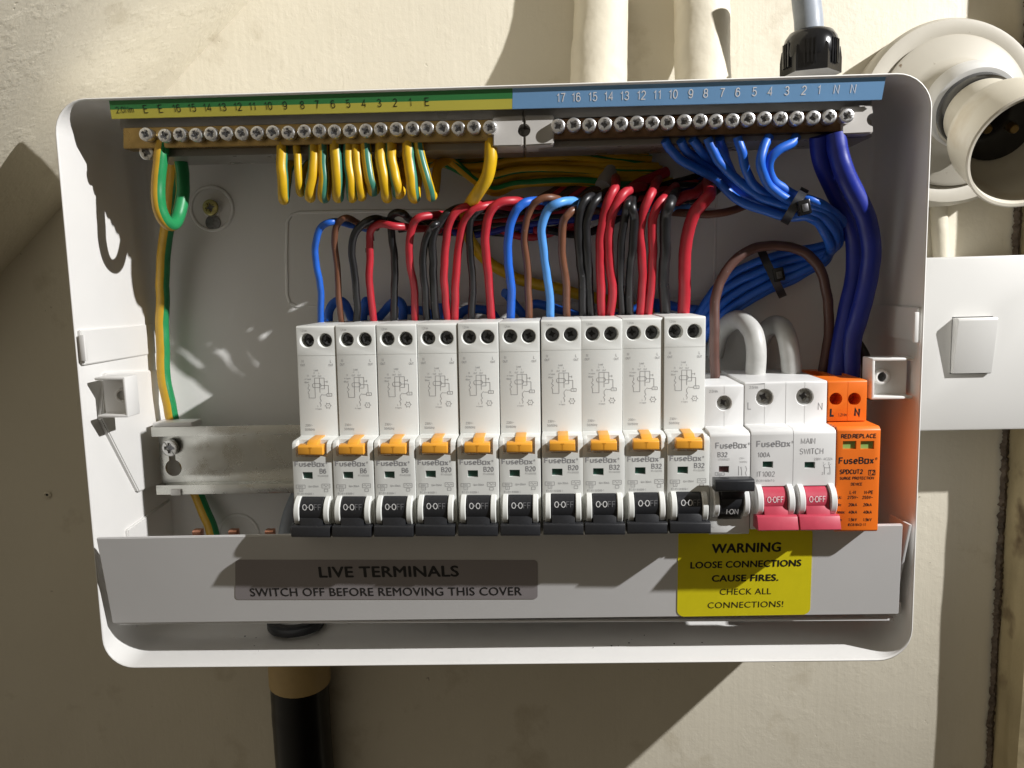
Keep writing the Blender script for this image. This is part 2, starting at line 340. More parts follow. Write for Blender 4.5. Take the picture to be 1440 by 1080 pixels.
def ribbon(pts, w):
    P = [Vector(p) for p in pts]; P = [p for i, p in enumerate(P) if i == 0 or (p-P[i-1]).length > 1e-5]
    if len(P) < 2: return [], []
    closed = (P[0]-P[-1]).length < 1e-4 and len(P) > 4
    if closed: P = P[:-1]
    n = len(P); vs = []
    for i in range(n):
        a = P[i-1] if (i or closed) else None; b = P[(i+1) % n] if (i < n-1 or closed) else None
        d1 = (P[i]-a).normalized() if a is not None else None; d2 = (b-P[i]).normalized() if b is not None else None
        if d1 is None: d1 = d2
        if d2 is None: d2 = d1
        n1 = Vector((-d1.y, d1.x)); n2 = Vector((-d2.y, d2.x)); m = n1+n2
        m = n1 if m.length < .15 else m.normalized(); k = min(1/max(.3, m.dot(n1)), 1.9)
        vs += [P[i]+m*w/2*k, P[i]-m*w/2*k]
    q = n if closed else n-1
    return vs, [[2*i, 2*((i+1) % n), 2*((i+1) % n)+1, 2*i+1] for i in range(q)]
_tc = {}
def text_mesh(s, bold=0.):
    k = (s, bold)
    if k not in _tc:
        w = .105+bold*5.5; gap = .17+w*.55; x = 0; V = []; Fc = []; lv = 0
        for ch in s:
            wd, st = GL[ch]
            for pts in st:
                vs, fs = ribbon([(p[0]+x, p[1]) for p in pts], w); o = len(V)
                V += [(v.x, v.y, lv*.006) for v in vs]; Fc += [[i+o for i in f] for f in fs]; lv = (lv+1) % 6
            x += wd+gap
        _tc[k] = (V, Fc)
    return _tc[k]
CAP = 1.0
def text(g, s, O, ex=(1, 0, 0), ez=(0, 0, 1), h=2., width=None, bold=0., mi=0, lift=.07, align='C', wf=.95):
    """cap height h mm, baseline centre at O"""
    v, f = text_mesh(s, bold); ex = Vector(ex).normalized(); ez = Vector(ez).normalized(); n = ex.cross(ez); k = h/CAP
    xs = [p[0] for p in v]; w = (max(xs)-min(xs)); sx = k*wf if width is None else width/w; x0 = (max(xs)+min(xs))/2
    if align == 'L': x0 = min(xs)
    O = Vector(O)
    g.add([O+ex*((p[0]-x0)*sx)+ez*(p[1]*k)+n*(lift+p[2]) for p in v], f, mi)
def line(g, a, b, wd, mi=0, y=None, lift=.07):
    """a, b: (x,z) in the plane y"""
    a = Vector(a); b = Vector(b); d = (b-a); 
    if d.length < 1e-6: return
    d.normalize(); p = Vector((-d.y, d.x))*wd/2; Y = y-lift
    g.add([(q.x, Y, q.y) for q in (a-p, b-p, b+p, a+p)], [[0, 1, 2, 3]], mi)
def pl(g, pts, wd, y, mi=0):
    for a, b in zip(pts, pts[1:]): line(g, a, b, wd, mi, y)
def fusebox(g, O, h, mi=0, bold=.012, ex=(1, 0, 0), ez=(0, 0, 1), tail=True, width=None):
    text(g, 'FuseBɑx', O, ex, ez, h=h, bold=bold, mi=mi, width=width)
    if tail: text(g, '®', Vector(O)+Vector(ex)*((width or h*5.9)/2+h*.38)+Vector(ez)*h*.55, ex, ez, h=h*.42, bold=0, mi=mi)

def rrect(xl, xr, zb, zt, r, n=8):
    out = []
    for cx, cz, a0 in ((xr-r, zt-r, 0), (xl+r, zt-r, 90), (xl+r, zb+r, 180), (xr-r, zb+r, 270)):
        for k in range(n+1):
            a = math.radians(a0+90*k/n); out.append((cx+r*math.cos(a), cz+r*math.sin(a)))
    return out
def rquad(TL, TR, BR, BL, r, n=8):
    """rounded quad from four (x,z) corners, same winding as rrect"""
    C = [Vector(TR), Vector(TL), Vector(BL), Vector(BR)]; out = []
    for i in range(4):
        p, a, b = C[i], C[i-1], C[(i+1) % 4]; u = (a-p).normalized(); v = (b-p).normalized(); cen = p+(u+v)*r
        for k in range(n+1):
            t = math.pi/2*k/n; out.append(tuple(cen-v*r*math.cos(t)-u*r*math.sin(t)) if 1 else None)
    return out

# ================================================================== SETTING: wall, sloping soffit
g = G(); YW = 92
def grid(g, O, ex, ez, nx, nz, amp, mi=0):
    vs = []; n = Vector(ex).cross(Vector(ez)).normalized()
    from mathutils import noise as nz_
    for j in range(nz+1):
        for i in range(nx+1):
            p = Vector(O)+Vector(ex)*(i/nx)+Vector(ez)*(j/nz); p = p+n*(nz_.noise(p*.012)*amp+nz_.noise(p*.05)*amp*.25); vs.append(p)
    g.add(vs, [[j*(nx+1)+i, j*(nx+1)+i+1, (j+1)*(nx+1)+i+1, (j+1)*(nx+1)+i] for j in range(nz) for i in range(nx)], mi, True)
grid(g, (-700, YW, -600), (1400, 0, 0), (0, 0, 1200), 140, 120, 1.2)
o = g.obj('wall', 'wall'); o['kind'] = 'structure'
wl = o; hp = at(66, 696, YW-.6); g = G(); vs = [(hp.x+math.cos(a)*rad, hp.y-.35+dy, hp.z+math.sin(a)*rad*.8) for rad, dy in ((2.6, .3), (1.5, -.15), (.9, .4)) for a in [i*math.pi/6+.3*math.sin(i*2.3) for i in range(12)]]
g.add(vs, [[k*12+i, k*12+(i+1) % 12, (k+1)*12+(i+1) % 12, (k+1)*12+i] for k in range(2) for i in range(12)], 0, True); g.add(vs[24:], [list(range(12))], 1)
g.obj('nail_hole', ['wall', 'dark'], wl)
c1 = at(350, 0, YW); c2 = at(0, 385, YW); cdv = (c1-c2).normalized(); perp = Vector((-cdv.z, 0, cdv.x))
g = G(); A = c2-cdv*420+Vector((0, 3, 0)); lean = math.radians(-5.8)
up = Vector((0, -1, 0))*math.cos(lean)+perp*math.sin(lean)
grid(g, A, cdv*900, up*165, 90, 17, 1.0)
M['soffit'] = M['wall'].copy(); M['soffit'].name = 'cream_soffit_paint'
for nd in M['soffit'].node_tree.nodes:
    if nd.type == 'BUMP' and abs(nd.inputs['Distance'].default_value-.0006) < 1e-6: nd.inputs['Strength'].default_value = .3; nd.inputs['Distance'].default_value = .0006
o = g.obj('sloping_soffit', 'soffit'); o['kind'] = 'structure'

# ================================================================== ENCLOSURE
ORG = (0, 68, -128)
enc = thing('enclosure', 'large white plastic fuse board tray with rounded corners, open at the front', 'enclosure', ORG)
tl, tr, br, bl = [at(*q, 0) for q in ((72, 138.5), (1314, 100), (1283, 930), (146, 941))]
def xz(p): return (p.x, p.z)
out0 = rquad(xz(tl), xz(tr), xz(br), xz(bl), 15)
def inset(q, d):
    """move every point of a loop towards the centre by d along both axes' sense"""
    n = len(q); r = []
    for i in range(n):
        a = Vector(q[i-1]); b = Vector(q[(i+1) % n]); t = (b-a).normalized(); r.append((q[i][0]-t.y*d, q[i][1]+t.x*d))
    return r
in0 = inset(out0, 1.3)
bTL, bTR, bBR, bBL = (-183.0, 127.5), (190.5, 125.5), (189.0, -125), (-184.5, -126)
in1 = rquad(bTL, bTR, bBR, bBL, 13)
outb = inset(in1, -2.2)
loops = [(inset(in0, .0), 0.7), (inset(out0, .6), -.1), (inset(out0, .15), .3), (out0, 1.2), (outb, 70)]
g = G(); n = len(out0)
seq = [(outb, 70.), (out0, 1.4), (inset(out0, .25), .25), (inset(out0, .65), 0.), (inset(out0, 1.1), .2), (in0, .7), ([(a[0]*.35+b[0]*.65, a[1]*.35+b[1]*.65) for a, b in zip(in0, in1)], 44), (in1, 64.5), (inset(in1, 1.0), 67.2), (inset(in1, 3.2), 68)]
vs = [];
for lp, y in seq: vs += [(p[0], y, p[1]) for p in lp]
fs = [[k*n+i, k*n+(i+1) % n, (k+1)*n+(i+1) % n, (k+1)*n+i] for k in range(len(seq)-1) for i in range(n)]
fs.append([(len(seq)-1)*n+i for i in range(n)]); fs.append([i for i in range(n)][::-1])
g.add(vs, fs, 0, True); tray = g.obj('tray', 'enc', enc, angle=50)

# raised bands across both side walls
def wallx(side, y, z):
    a = (tl.x*(z-bl.z)+bl.x*(tl.z-z))/(tl.z-bl.z)+1.9 if side < 0 else (tr.x*(z-br.z)+br.x*(tr.z-z))/(tr.z-br.z)-1.9
    b = -184.2 if side < 0 else 190.2
    return a+(b-a)*min(1, y/66)
def wall_pad(name, side, pts, th, bev=.4, label=None):
    """pts: (y,z) polygon lying on a side wall, th proud of it"""
    g = G(); bm = bmesh.new(); s = 1 if side < 0 else -1
    A = [bm.verts.new((wallx(side, y, z)-s*1.0, y, z)) for y, z in pts]; B = [bm.verts.new((wallx(side, y, z)+s*th, y, z)) for y, z in pts]
    bm.faces.new(A); bm.faces.new(B[::-1]); k = len(pts)
    for i in range(k): bm.faces.new((A[i], A[(i+1) % k], B[(i+1) % k], B[i]))
    bmesh.ops.recalc_face_normals(bm, faces=bm.faces[:])
    if bev: bmesh.ops.bevel(bm, geom=bm.edges[:], offset=bev, segments=2, affect='EDGES')
    g.bm(bm); return g.obj(name, 'enc', enc, label=label)
za, zb = at(99, 465, 0).z, at(102, 514, 0).z
wall_pad('wall_band', -1, [(1, za), (66, za), (66, zb), (1, zb)], 1.1)
za2, zb2 = at(1303, 432, 0).z, at(1300, 481, 0).z
wall_pad('wall_band', 1, [(1, za2), (66, za2), (66, zb2), (1, zb2)], 1.1)
g = G(); g.box(tl.x+2.2, tl.x+4.6, -.35, 1.5, za-14, za-2, bev=.3); g.obj('rim_clip', 'enc', enc)
g = G(); g.box(tr.x-4.4, tr.x-2.6, -.35, 1.5, za2-15, za2-2, bev=.3); g.obj('rim_clip', 'enc', enc)
# gusset on the left wall
def atx(px, py, X):
    d = ray(px, py); return CAM+d*((X-CAM.x)/d.x)
gp = [atx(px, py, -183.8) for px, py in ((143.7, 589), (194.6, 691.7), (221, 680.5), (221, 520), (150, 524))]
wall_pad('rail_gusset', -1, [(max(1.5, min(66, p.y)), p.z) for p in gp], 1.8, .6)
# lower ledge of the left wall
wall_pad('corner_pad', -1, [(24, -70), (66, -66), (66, -124), (24, -124)], 1.2, .5)

def lug(side, px0, px1, py0, py1, Y, s):
    a = at(px0, py0, Y); b = at(px1, py1, Y); x0, x1, z1, z0 = a.x, b.x, a.z, b.z
    g = G(); t = 1.3; d = 11
    inner = x1 if side < 0 else x0
    g.box(x0, x1, Y, Y+d, z1-t, z1, bev=.5); g.box(x0, x1, Y, Y+d, z0, z0+t, bev=.5)
    if side < 0: g.box(x1-t, x1+.05, Y+.05, Y+d-.05, z0+.1, z1-.1, bev=.5); g.box(x0+.3, x1-.3, Y+6.5, Y+8, z0+.3, z1-.3)
    else: g.box(x0-.05, x0+t, Y+.05, Y+d-.05, z0+.1, z1-.1, bev=.5); g.box(x0+.3, x1-.3, Y+6.5, Y+8, z0+.3, z1-.3)
    cx = (x0+x1)/2+(2.6 if side < 0 else -2.6); cz = (z0+z1)/2+.3
    g.lathe([(2.2, 4.2), (2.9, 4.2), (3.3, 4.6), (3.8, 6.6), (2.2, 6.6)], (cx, Y, cz), (0, 1, 0), 24, closed=True)
    o = g.obj('fixing_lug', 'enc', enc)
    g = G(); g.lathe([(2.15, 5.9), (2.15, 6.3)], (cx, Y, cz), (0, 1, 0), 20); g.obj('screw_hole_disc', 'white2' if side < 0 else 'screwdark', o)  # discs fill the holes: left white as a lit background, right dark as shade
    return o
lug(-1, 132, 180, 531, 587, 3, 1)
lug(1, 1227, 1284, 504, 561, 3, 1)

# back plate: embossed rounded rectangle, screw boss with screw
g = G()
def ridge(pts, wd=.9, yy=67.55):
    P = [at(px, py, 68) for px, py in pts]
    for a, b in zip(P, P[1:]):
        d = (b-a).normalized(); p = Vector((-d.z, 0, d.x))*wd/2
        g.add([a-p-Vector((0, .5, 0)), b-p-Vector((0, .5, 0)), b+p-Vector((0, .5, 0)), a+p-Vector((0, .5, 0)), a-p*2, b-p*2, b+p*2, a+p*2], [[0, 1, 2, 3], [0, 4, 5, 1], [3, 2, 6, 7]], 0, False)
ridge([(1010, 296), (700, 296), (500, 297), (420, 299), (409, 303), (404, 312), (403, 360), (404, 415), (408, 426), (418, 431), (600, 430), (800, 426), (1010, 420)])
ridge([(1008, 250), (1006, 330), (1004, 440)], .7)
g.obj('embossed_outline', 'enc', enc)
g = G(); c = at(297, 293, 67); g.lathe([(10.2, .9), (10.8, .2), (11.6, .2), (12.2, .9)], c, (0, 1, 0), 40, closed=True)
g.lathe([(4.2, -.2), (4.2, .6), (5.2, .9), (3, .95)], c, (0, 1, 0), 28, closed=True)
g.lathe([(4.0, .3), (4.0, .8)], at(299, 313, 67), (0, 1, 0), 24, mi=1); g.obj('screw_boss', ['enc', 'screwdark'], enc)  # last disc is dark, painted in for the keyhole's shadow
g = G(); c = at(335, 752, 67); g.lathe([(10.2, .9), (10.8, .2), (11.6, .2), (12.2, .9)], c, (0, 1, 0), 40, closed=True); g.obj('screw_boss', 'enc', enc)

# screw with a cross recess, shared by everything that needs one
def screw_obj(name, parent, c, r, h, m, axis=(0, -1, 0), spin=None, slot=True, share={}):
    key = (r, h, m, slot)
    if key not in share:
        g = G(); g.lathe([(r*.94, 0), (r, .25*h), (r, h*.86), (r*.94, h*.96), (r*.84, h)], (0, 0, 0), (0, -1, 0), 24)
        o = g.obj('scr', m, origin=(0, 0, 0)); cs = []
        for a in (40, 130):
            R = Matrix.Rotation(math.radians(a), 3, 'Y')
            c_ = G(); c_.box(-r*.62, r*.62, -h*1.2, -h*.45, -r*.2, r*.2, rot=R, cen=(0, 0, 0)); cs.append(c_)
        c_ = G(); c_.box(-r*1.1, r*1.1, -h*1.2, -h*.82, -r*.075, r*.075, rot=Matrix.Rotation(math.radians(2), 3, 'Y'), cen=(0, 0, 0)); cs.append(c_)
        c_ = G(); c_.lathe([(0, -h*.25), (r*.36, -h*.6), (r*.5, -h*1.3)], (0, 0, 0), (0, 1, 0), 12); cs.append(c_)
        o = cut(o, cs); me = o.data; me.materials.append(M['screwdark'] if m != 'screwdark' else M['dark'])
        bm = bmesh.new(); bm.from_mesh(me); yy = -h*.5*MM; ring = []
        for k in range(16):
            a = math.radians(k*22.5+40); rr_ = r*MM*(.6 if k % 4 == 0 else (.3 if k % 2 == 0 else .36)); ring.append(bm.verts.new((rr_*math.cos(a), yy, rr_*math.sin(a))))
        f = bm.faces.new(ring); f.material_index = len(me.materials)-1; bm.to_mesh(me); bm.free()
        share[key] = me; bpy.data.objects.remove(o)
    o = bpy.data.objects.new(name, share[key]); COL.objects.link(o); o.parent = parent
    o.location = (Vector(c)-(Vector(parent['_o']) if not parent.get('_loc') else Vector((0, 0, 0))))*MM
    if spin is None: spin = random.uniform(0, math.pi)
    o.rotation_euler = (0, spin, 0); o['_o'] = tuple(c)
    if parent.get('_loc'): o['_loc'] = 1
    return o
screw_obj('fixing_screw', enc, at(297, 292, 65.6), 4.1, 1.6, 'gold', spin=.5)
# black gland ring in the floor of the tray
g = G(); c = at(405, 868, 30); g.lathe([(10, 0), (14, 0), (14.5, 1), (14.5, 4), (13.5, 5), (10, 5)], (c.x+2, 36, -125.9), (0, 0, 1), 32, closed=True)
g.obj('gland_nut', 'black', enc)
# crumbs of dirt lying in the tray
g = G(); rr = random.Random(3)
for k in range(16):
    x = rr.choice([rr.gauss(-115, 14), rr.uniform(-150, 150), rr.gauss(55, 30)]); y = rr.uniform(9, 27); s = rr.choice([.12, .18, .22, .32])
    z = -127.2+.9*(y/64)
    g.box(x-s, x+s*rr.uniform(.6, 1.6), y-s, y+s, z, z+s*.7, rot=Euler((0, 0, rr.uniform(0, 3))).to_matrix())
g.obj('dirt_specks', 'dark', enc, kind='stuff')

# ================================================================== DIN RAIL
rl = thing('mounting_rail', 'horizontal steel mounting rail behind the breakers, bare at its left end', 'rail', (0, 50, -40))
g = G(); xl, xr = at(212, 602, 43).x, 172
prof = [(43, -21.8), (44, -21.8), (44, -25.8), (50.5, -25.8), (50.5, -53.4), (44, -53.4), (44, -57.4), (43, -57.4), (43, -52.4), (49.5, -52.4), (49.5, -26.8), (43, -26.8)]
g.prism(prof, xl, xr, 'X', bev=.2); rb = g.obj('rail', 'rail', rl)
kc = at(244, 658, 49.5); c_ = G(); c_.lathe([(4.4, -4), (4.4, 4)], kc, (0, 1, 0), 28)
c2_ = G(); c2_.box(kc.x-2, kc.x+1.5, 45, 54, kc.z, kc.z+10); cut(rb, [c_, c2_])
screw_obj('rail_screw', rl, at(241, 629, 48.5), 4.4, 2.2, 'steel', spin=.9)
g = G(); a = at(216, 594, 46); b = at(272, 603, 46); g.box(a.x, b.x, 44.5, 56, b.z+.3, a.z, bev=.5); g.obj('rail_clip', 'enc', rl)
g = G(); a = at(243, 690, 43); g.box(a.x-1, a.x+4.5, 42.2, 45, a.z-2.4, a.z+.8, bev=.3); g.obj('rail_clip', 'enc', rl)

# ================================================================== RCBO prototype (local: x centre, z=0 top, y=0 upper face)
def seglist(*a): return a
def guard(g, x0, x1, cz, cy=-10.5, r=6.9, mi=0):
    g.lathe([(r-.3, x0), (r, x0+.3), (r, x1-.3), (r-.3, x1)], (0, cy, cz), (1, 0, 0), 40, mi=mi)
def housing_profile(ztop, zsh, znose0, zbot, depth=48):
    return [(depth, ztop), (.6, ztop), (0, ztop-.6), (0, zsh), (-9.5, zsh-.25), (-11.5, zsh-1.0), (-12, znose0), (-12, zbot+1), (-11, zbot), (3.5, zbot-.8), (3.5, zbot-10), (depth, zbot-10)]
def rcbo_print(rating, code):
    g = G(); y = 0
    P = lambda X, Y: ((X-745)/22.4, -(Y-205)/22.4*.985)
    def T(s, X, Y, h, mi=0, bold=0): x, z = P(X, Y); text(g, s, (x, y, z-h/2), h=h, mi=mi, bold=bold)
    T('1.2Nm', 625, 252, .95, 1)
    for X, s in ((603, 'N'), (888, 'L')): T(s, X, 563, 1.15); T('OUT', X, 602, .95)
    T('Load', 735, 655, .75); T('N', 715, 683, .7); T('L', 765, 683, .7); T('OUT', 712, 715, .7); T('OUT', 770, 715, .7)
    T('N', 650, 712, .9); T('in-Supply', 650, 745, .6); T('(Blue)', 637, 778, .7)
    wd = .16
    L = lambda *pts: pl(g, [P(*q) for q in pts], wd, 0, 0)
    L((718, 735), (815, 735), (815, 845), (775, 845)); L((718, 735), (718, 940), (655, 940), (655, 900))
    L((655, 900), (645, 880), (665, 860), (645, 840), (660, 815), (655, 795))
    L((768, 735), (768, 885)); L((705, 790), (770, 790), (780, 800), (780, 820), (770, 832), (705, 832), (695, 820), (695, 800), (705, 790))
    L((780, 810), (855, 810), (855, 893)); L((838, 893), (888, 893), (888, 922), (838, 922), (838, 893)); T('T.E.', 863, 908, .6)
    L((838, 908), (792, 908)); L((815, 773), (845, 773)); L((845, 762), (845, 784)); L((768, 925), (790, 900)); L((768, 925), (768, 950), (778, 970), (762, 985), (775, 1010), (768, 1030))
    hx = [(846+26*math.cos(math.radians(a)), 1020+26*math.sin(math.radians(a))) for a in range(0, 361, 60)]; L(*hx)
    for a in range(0, 360, 60): L((846+26*math.cos(math.radians(a)), 1020+26*math.sin(math.radians(a))), (846+35*math.cos(math.radians(a)), 1020+35*math.sin(math.radians(a))))
    T('R', 846, 1020, .6); T('L', 742, 1022, .8); T('in-Supply', 748, 1052, .6)
    text(g, '230V~', (-4.6, 0, -45.3), h=1.0); text(g, '50/60Hz', (-4.3, 0, -47.2), h=1.0)
    # nose face
    y = -12
    fusebox(g, (-1.2, y, -60.9), 2.05, width=13.4)
    text(g, rating, (4.6, y, -64.0), h=1.95, bold=.012, wf=.98); text(g, code, (4.6, y, -65.5), h=.75, wf=.9, mi=1)
    text(g, '6000', (-5.6, y, -70.4), h=.75); text(g, '3', (-5.5, y, -71.9), h=.75)
    for a in (((-7.6, -69.3), (-3.6, -69.3), (-3.6, -70.8), (-7.6, -70.8), (-7.6, -69.3)), ((-6.3, -70.9), (-6.3, -72.2), (-4.7, -72.2), (-4.7, -70.9)),
              ((3.9, -68.8), (7.5, -68.8), (7.5, -70.6), (3.9, -70.6), (3.9, -68.8)), ((4.9, -71.1), (6.5, -71.1), (6.5, -72.3), (4.9, -72.3), (4.9, -71.1)), ((4.3, -69.8), (5, -69.2), (5.7, -70.1), (6.3, -69.4), (7.1, -69.8))):
        pl(g, a, .13, y)
    text(g, 'IΔn=30mA', (.2, y, -70.3), h=.85); text(g, 'IEC/EN 61009-1', (-3.6, y, -73.7), h=.85)
    return g
def make_rcbo():
    t = thing('circuit_breaker', '', 'circuit breaker', (0, 0, 0), 'row of slim breakers with amber test tabs', local=True)
    g = G(); hw = 8.92
    g.prism(housing_profile(0, -49.7, -52.2, -93), -hw, hw, 'X', bev=.35)
    h = g.obj('housing', 'white', t)
    for s in (-1, 1): g = G(); guard(g, s*6.55-1.2, s*6.55+1.2, -81.0); g.obj('lever_guard', 'white', t)
    cs = []
    for x in (-4.05, 4.05):
        c = G(); c.lathe([(3.35, -1), (3.35, 0), (3.02, .55), (3.02, 9)], (x, 0, -6.5), (0, 1, 0), 32); cs.append(c)
    c = G(); c.box(-7.1, 6.6, -14, -7.6, -56.6, -40); cs.append(c)
    c = G(); c.box(-4.6, -.1, -14, -10.2, -66.6, -63.5); cs.append(c)
    c = G(); c.box(-5.3, 5.3, -20, 1.5, -98, -74.6); cs.append(c)
    c = G(); c.box(-9.5, 9.5, -1, .18, -13.32, -13.16); cs.append(c)
    for x in (-4.05, 4.05):
        c = G(); c.box(x-2.6, x+2.6, 34, 44, -6, 2); cs.append(c)
    cut(h, cs)
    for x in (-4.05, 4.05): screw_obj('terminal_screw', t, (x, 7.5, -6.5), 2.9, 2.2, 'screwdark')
    g = G(); g.box(-4.55, -.15, -10.5, -10.1, -66.5, -63.6); g.obj('indicator_window', 'green_ind', t)
    # test tab
    g = G(); g.prism([(-10.2, -51), (-13.6, -51.2), (-14.4, -51.9), (-14.4, -55.1), (-13.8, -55.6), (-9.2, -55.4)], -5.6, 5.4, 'X', bev=.35)
    g.prism([(-.2, -49.9), (-.2, -49.2), (-9.6, -49.5), (-12, -50.4), (-13.4, -51.4), (-12, -53), (-8, -52)], -2.0, 2.6, 'X', bev=.2)
    tab = g.obj('test_tab', 'yellow', t)
    g = G(); text(g, 'T', (0, -14.4, -54.7), h=2.5, bold=.015); g.obj('letter', M['yellow2'], tab)
    # lever
    g = G(); g.lathe([(6.5, -4.95), (6.8, -4.7), (6.8, 4.7), (6.5, 4.95)], (0, -9.8, -80.9), (1, 0, 0), 48)
    g.prism([(-12, -82), (-16.5, -83.0), (-17.6, -86.4), (-17.4, -88), (-12, -88)], -4.95, 4.95, 'X', bev=.25)
    g.prism([(-12.2, -86.3), (-17.6, -86.0), (-18.4, -86.6), (-19.0, -90.4), (-18.2, -91.1), (-12.2, -91.6)], -8.55, 8.55, 'X', bev=.3)
    lv = g.obj('lever', 'black', t)
    g = G(); text(g, 'O·O', (-1.3, -16.5, -79.3), ez=(0, -.06, 1), h=2.5, mi=0, bold=.006, lift=.15); text(g, 'FF', (2.9, -16.5, -79.3), ez=(0, -.06, 1), h=2.5, mi=1, lift=.15)
    g.obj('lettering', ['print_white', 'print_faint'], lv, kind='stuff')
    return t
M['yellow2'] = mat('amber_relief', (.62, .26, .02), .4)
proto = make_rcbo()
xs = [415.2, 471.2, 528.6, 585.6, 643.2, 701, 760.2, 816.8, 874.8, 933.6]; ys = [458.8, 457.6, 456.4, 455.2, 454.2, 452.6, 450.6, 449.4, 447.6, 445.8]
rate = ['B6', 'B6', 'B6', 'B20', 'B20', 'B20', 'B20', 'B32', 'B32', 'B32']
code = {'B6': 'RTA06030B', 'B20': 'RTA20030B', 'B32': 'RTA32030B'}
lab = ['slim grey-white breaker marked B6, leftmost of the whole row, beside the bare rail',
       'slim breaker marked B6 between the leftmost breaker and another B6',
       'slim breaker marked B6 just left of the first one marked B20',
       'slim breaker marked B20 directly right of the three B6 breakers',
       'slim breaker marked B20, second of the four B20 breakers from the left',
       'slim breaker marked B20 fed by the mid blue and brown wire pair',
       'slim breaker marked B20 fed by a light blue wire, just left of the B32 breakers',
       'slim breaker marked B32 with paired black and paired red wires, first right of the B20s',
       'slim breaker marked B32 in the middle of the three tall B32 breakers',
       'slim breaker marked B32 with the thickest red wire, rightmost of the tall row']
pm = {}
def kids(o): return [c for c in bpy.data.objects if c.parent == o]
tree = [(c, kids(c)) for c in kids(proto)]
for i in range(10):
    p = at(xs[i], ys[i], 0)
    if i == 0: t = proto; m0 = None
    else:
        t = proto.copy(); COL.objects.link(t)
        for c, sub in tree:
            d = c.copy(); COL.objects.link(d); d.parent = t
            if c.name.startswith('terminal_screw'): d.rotation_euler = (0, random.uniform(0, 3), 0)
            for e in sub: k = e.copy(); COL.objects.link(k); k.parent = d
    t.location = Vector((p.x+9.02, p.y+random.uniform(-.4, .4), p.z+random.uniform(-.1, .1)))*MM
    t.rotation_euler = (0, math.radians(1.1-.07*i+random.uniform(-.15, .15)), math.radians(random.uniform(-.3, .3))); t['label'] = lab[i]
    if rate[i] not in pm:
        o = rcbo_print(rate[i], code[rate[i]]).obj('printed_marking', ['print_grey', 'print_dim'], t, kind='stuff'); pm[rate[i]] = o.data
    else:
        o = bpy.data.objects.new('printed_marking', pm[rate[i]]); COL.objects.link(o); o.parent = t; o['kind'] = 'stuff'

# ================================================================== MCB, main switch, SPD: placed in world millimetres
def c6(x, y, Y): return at(980+x/4.154, 500+y/4.154, Y)      # pixel of the 4.15x enlargement
# single breaker B32
mc = thing('circuit_breaker', 'short white B32 breaker with its black lever up, left of the main switch', 'circuit breaker', (103, 40, -60))
xa, xb = 94.5, 111.5
g = G(); g.prism(housing_profile(-.3, -18.6, -20.6, -64), xa, xb, 'X', bev=.4)
xm = (xa+xb)/2
h = g.obj('housing', 'white2', mc); cs = []
for s in (-1, 1): g = G(); guard(g, xm+s*6.3-1.15, xm+s*6.3+1.15, -49.3); g.obj('lever_guard', 'white2', mc)
c = G(); c.lathe([(3.5, -1), (3.5, 0), (3.2, .5), (3.2, 7)], (xm, 0, -8.3), (0, 1, 0), 32); cs.append(c)
c = G(); c.box(xm-5.1, xm+5.1, -20, 0, -57, -40.5); cs.append(c)
c = G(); c.box(xm-4.6, xm-.3, -14, -10.2, -36.5, -33.6); cs.append(c)
c = G(); c.box(xm-.09, xm+.09, -1, .25, -4.4, 1); cs.append(c)
c = G(); c.box(xm-.09, xm+.09, -1, .25, -19, -12.2); cs.append(c)
c = G(); c.box(xm-4, xm+4, 24, 40, -6, 2); cs.append(c)
cut(h, cs)
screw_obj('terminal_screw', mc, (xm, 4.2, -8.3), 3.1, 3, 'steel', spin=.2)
g = G(); g.box(xm-4.55, xm-.35, -10.5, -10.1, -36.4, -33.7); g.obj('indicator_window', 'brown_ind', mc)
g = G(); g.lathe([(5.9, xm-4.7), (6.2, xm-4.4), (6.2, xm+4.4), (5.9, xm+4.7)], (0, -10.2, -49), (1, 0, 0), 48)
g.prism([(-12, -43), (-18.5, -41), (-19, -43), (-15.8, -47.5), (-12, -48)], xm-4.7, xm+4.7, 'X', bev=.25)
g.prism([(-15, -37.4), (-21, -37.2), (-22, -37.8), (-22, -41.8), (-21.2, -42.4), (-15, -42.6)], xm-8.1, xm+8.1, 'X', bev=.35)
lv = g.obj('lever', 'black', mc)
g = G(); text(g, 'I·ON', (xm+.1, -16.1, -53.2), ez=(0, -.35, 1), h=2.4, bold=.006, lift=.45); g.obj('lettering', 'print_white', lv)
g = G(); q = c6(200, 540, -12); fusebox(g, q, 2.3, width=13.2)
text(g, 'B32', c6(150, 591, -12), h=1.9, bold=.012); text(g, 'MT06B321', c6(158, 612, -12), h=.85, mi=1)
text(g, '230V~', c6(265, 604, -12), h=.7, mi=1); text(g, '50/60Hz', c6(272, 625, -12), h=.7, mi=1)
text(g, '6000', c6(133, 696, -12), h=.8); text(g, '3', c6(133, 714, -12), h=.8)
def C6(x, y, Y=-12): p = c6(x, y, Y); return (p.x, p.z)
for a in (((107, 682), (160, 682), (160, 699), (107, 699), (107, 682)), ((244, 645), (244, 700)), ((262, 700), (262, 672), (256, 650)), ((285, 645), (292, 665), (284, 685), (290, 702))): pl(g, [C6(*q) for q in a], .15, -12)
text(g, '1', c6(262, 660, -12), h=.8)
text(g, '2.5Nm', c6(96, 216, 0), h=1.15, mi=0); g.obj('printed_marking', ['print_grey', 'print_dim'], mc, kind='stuff')

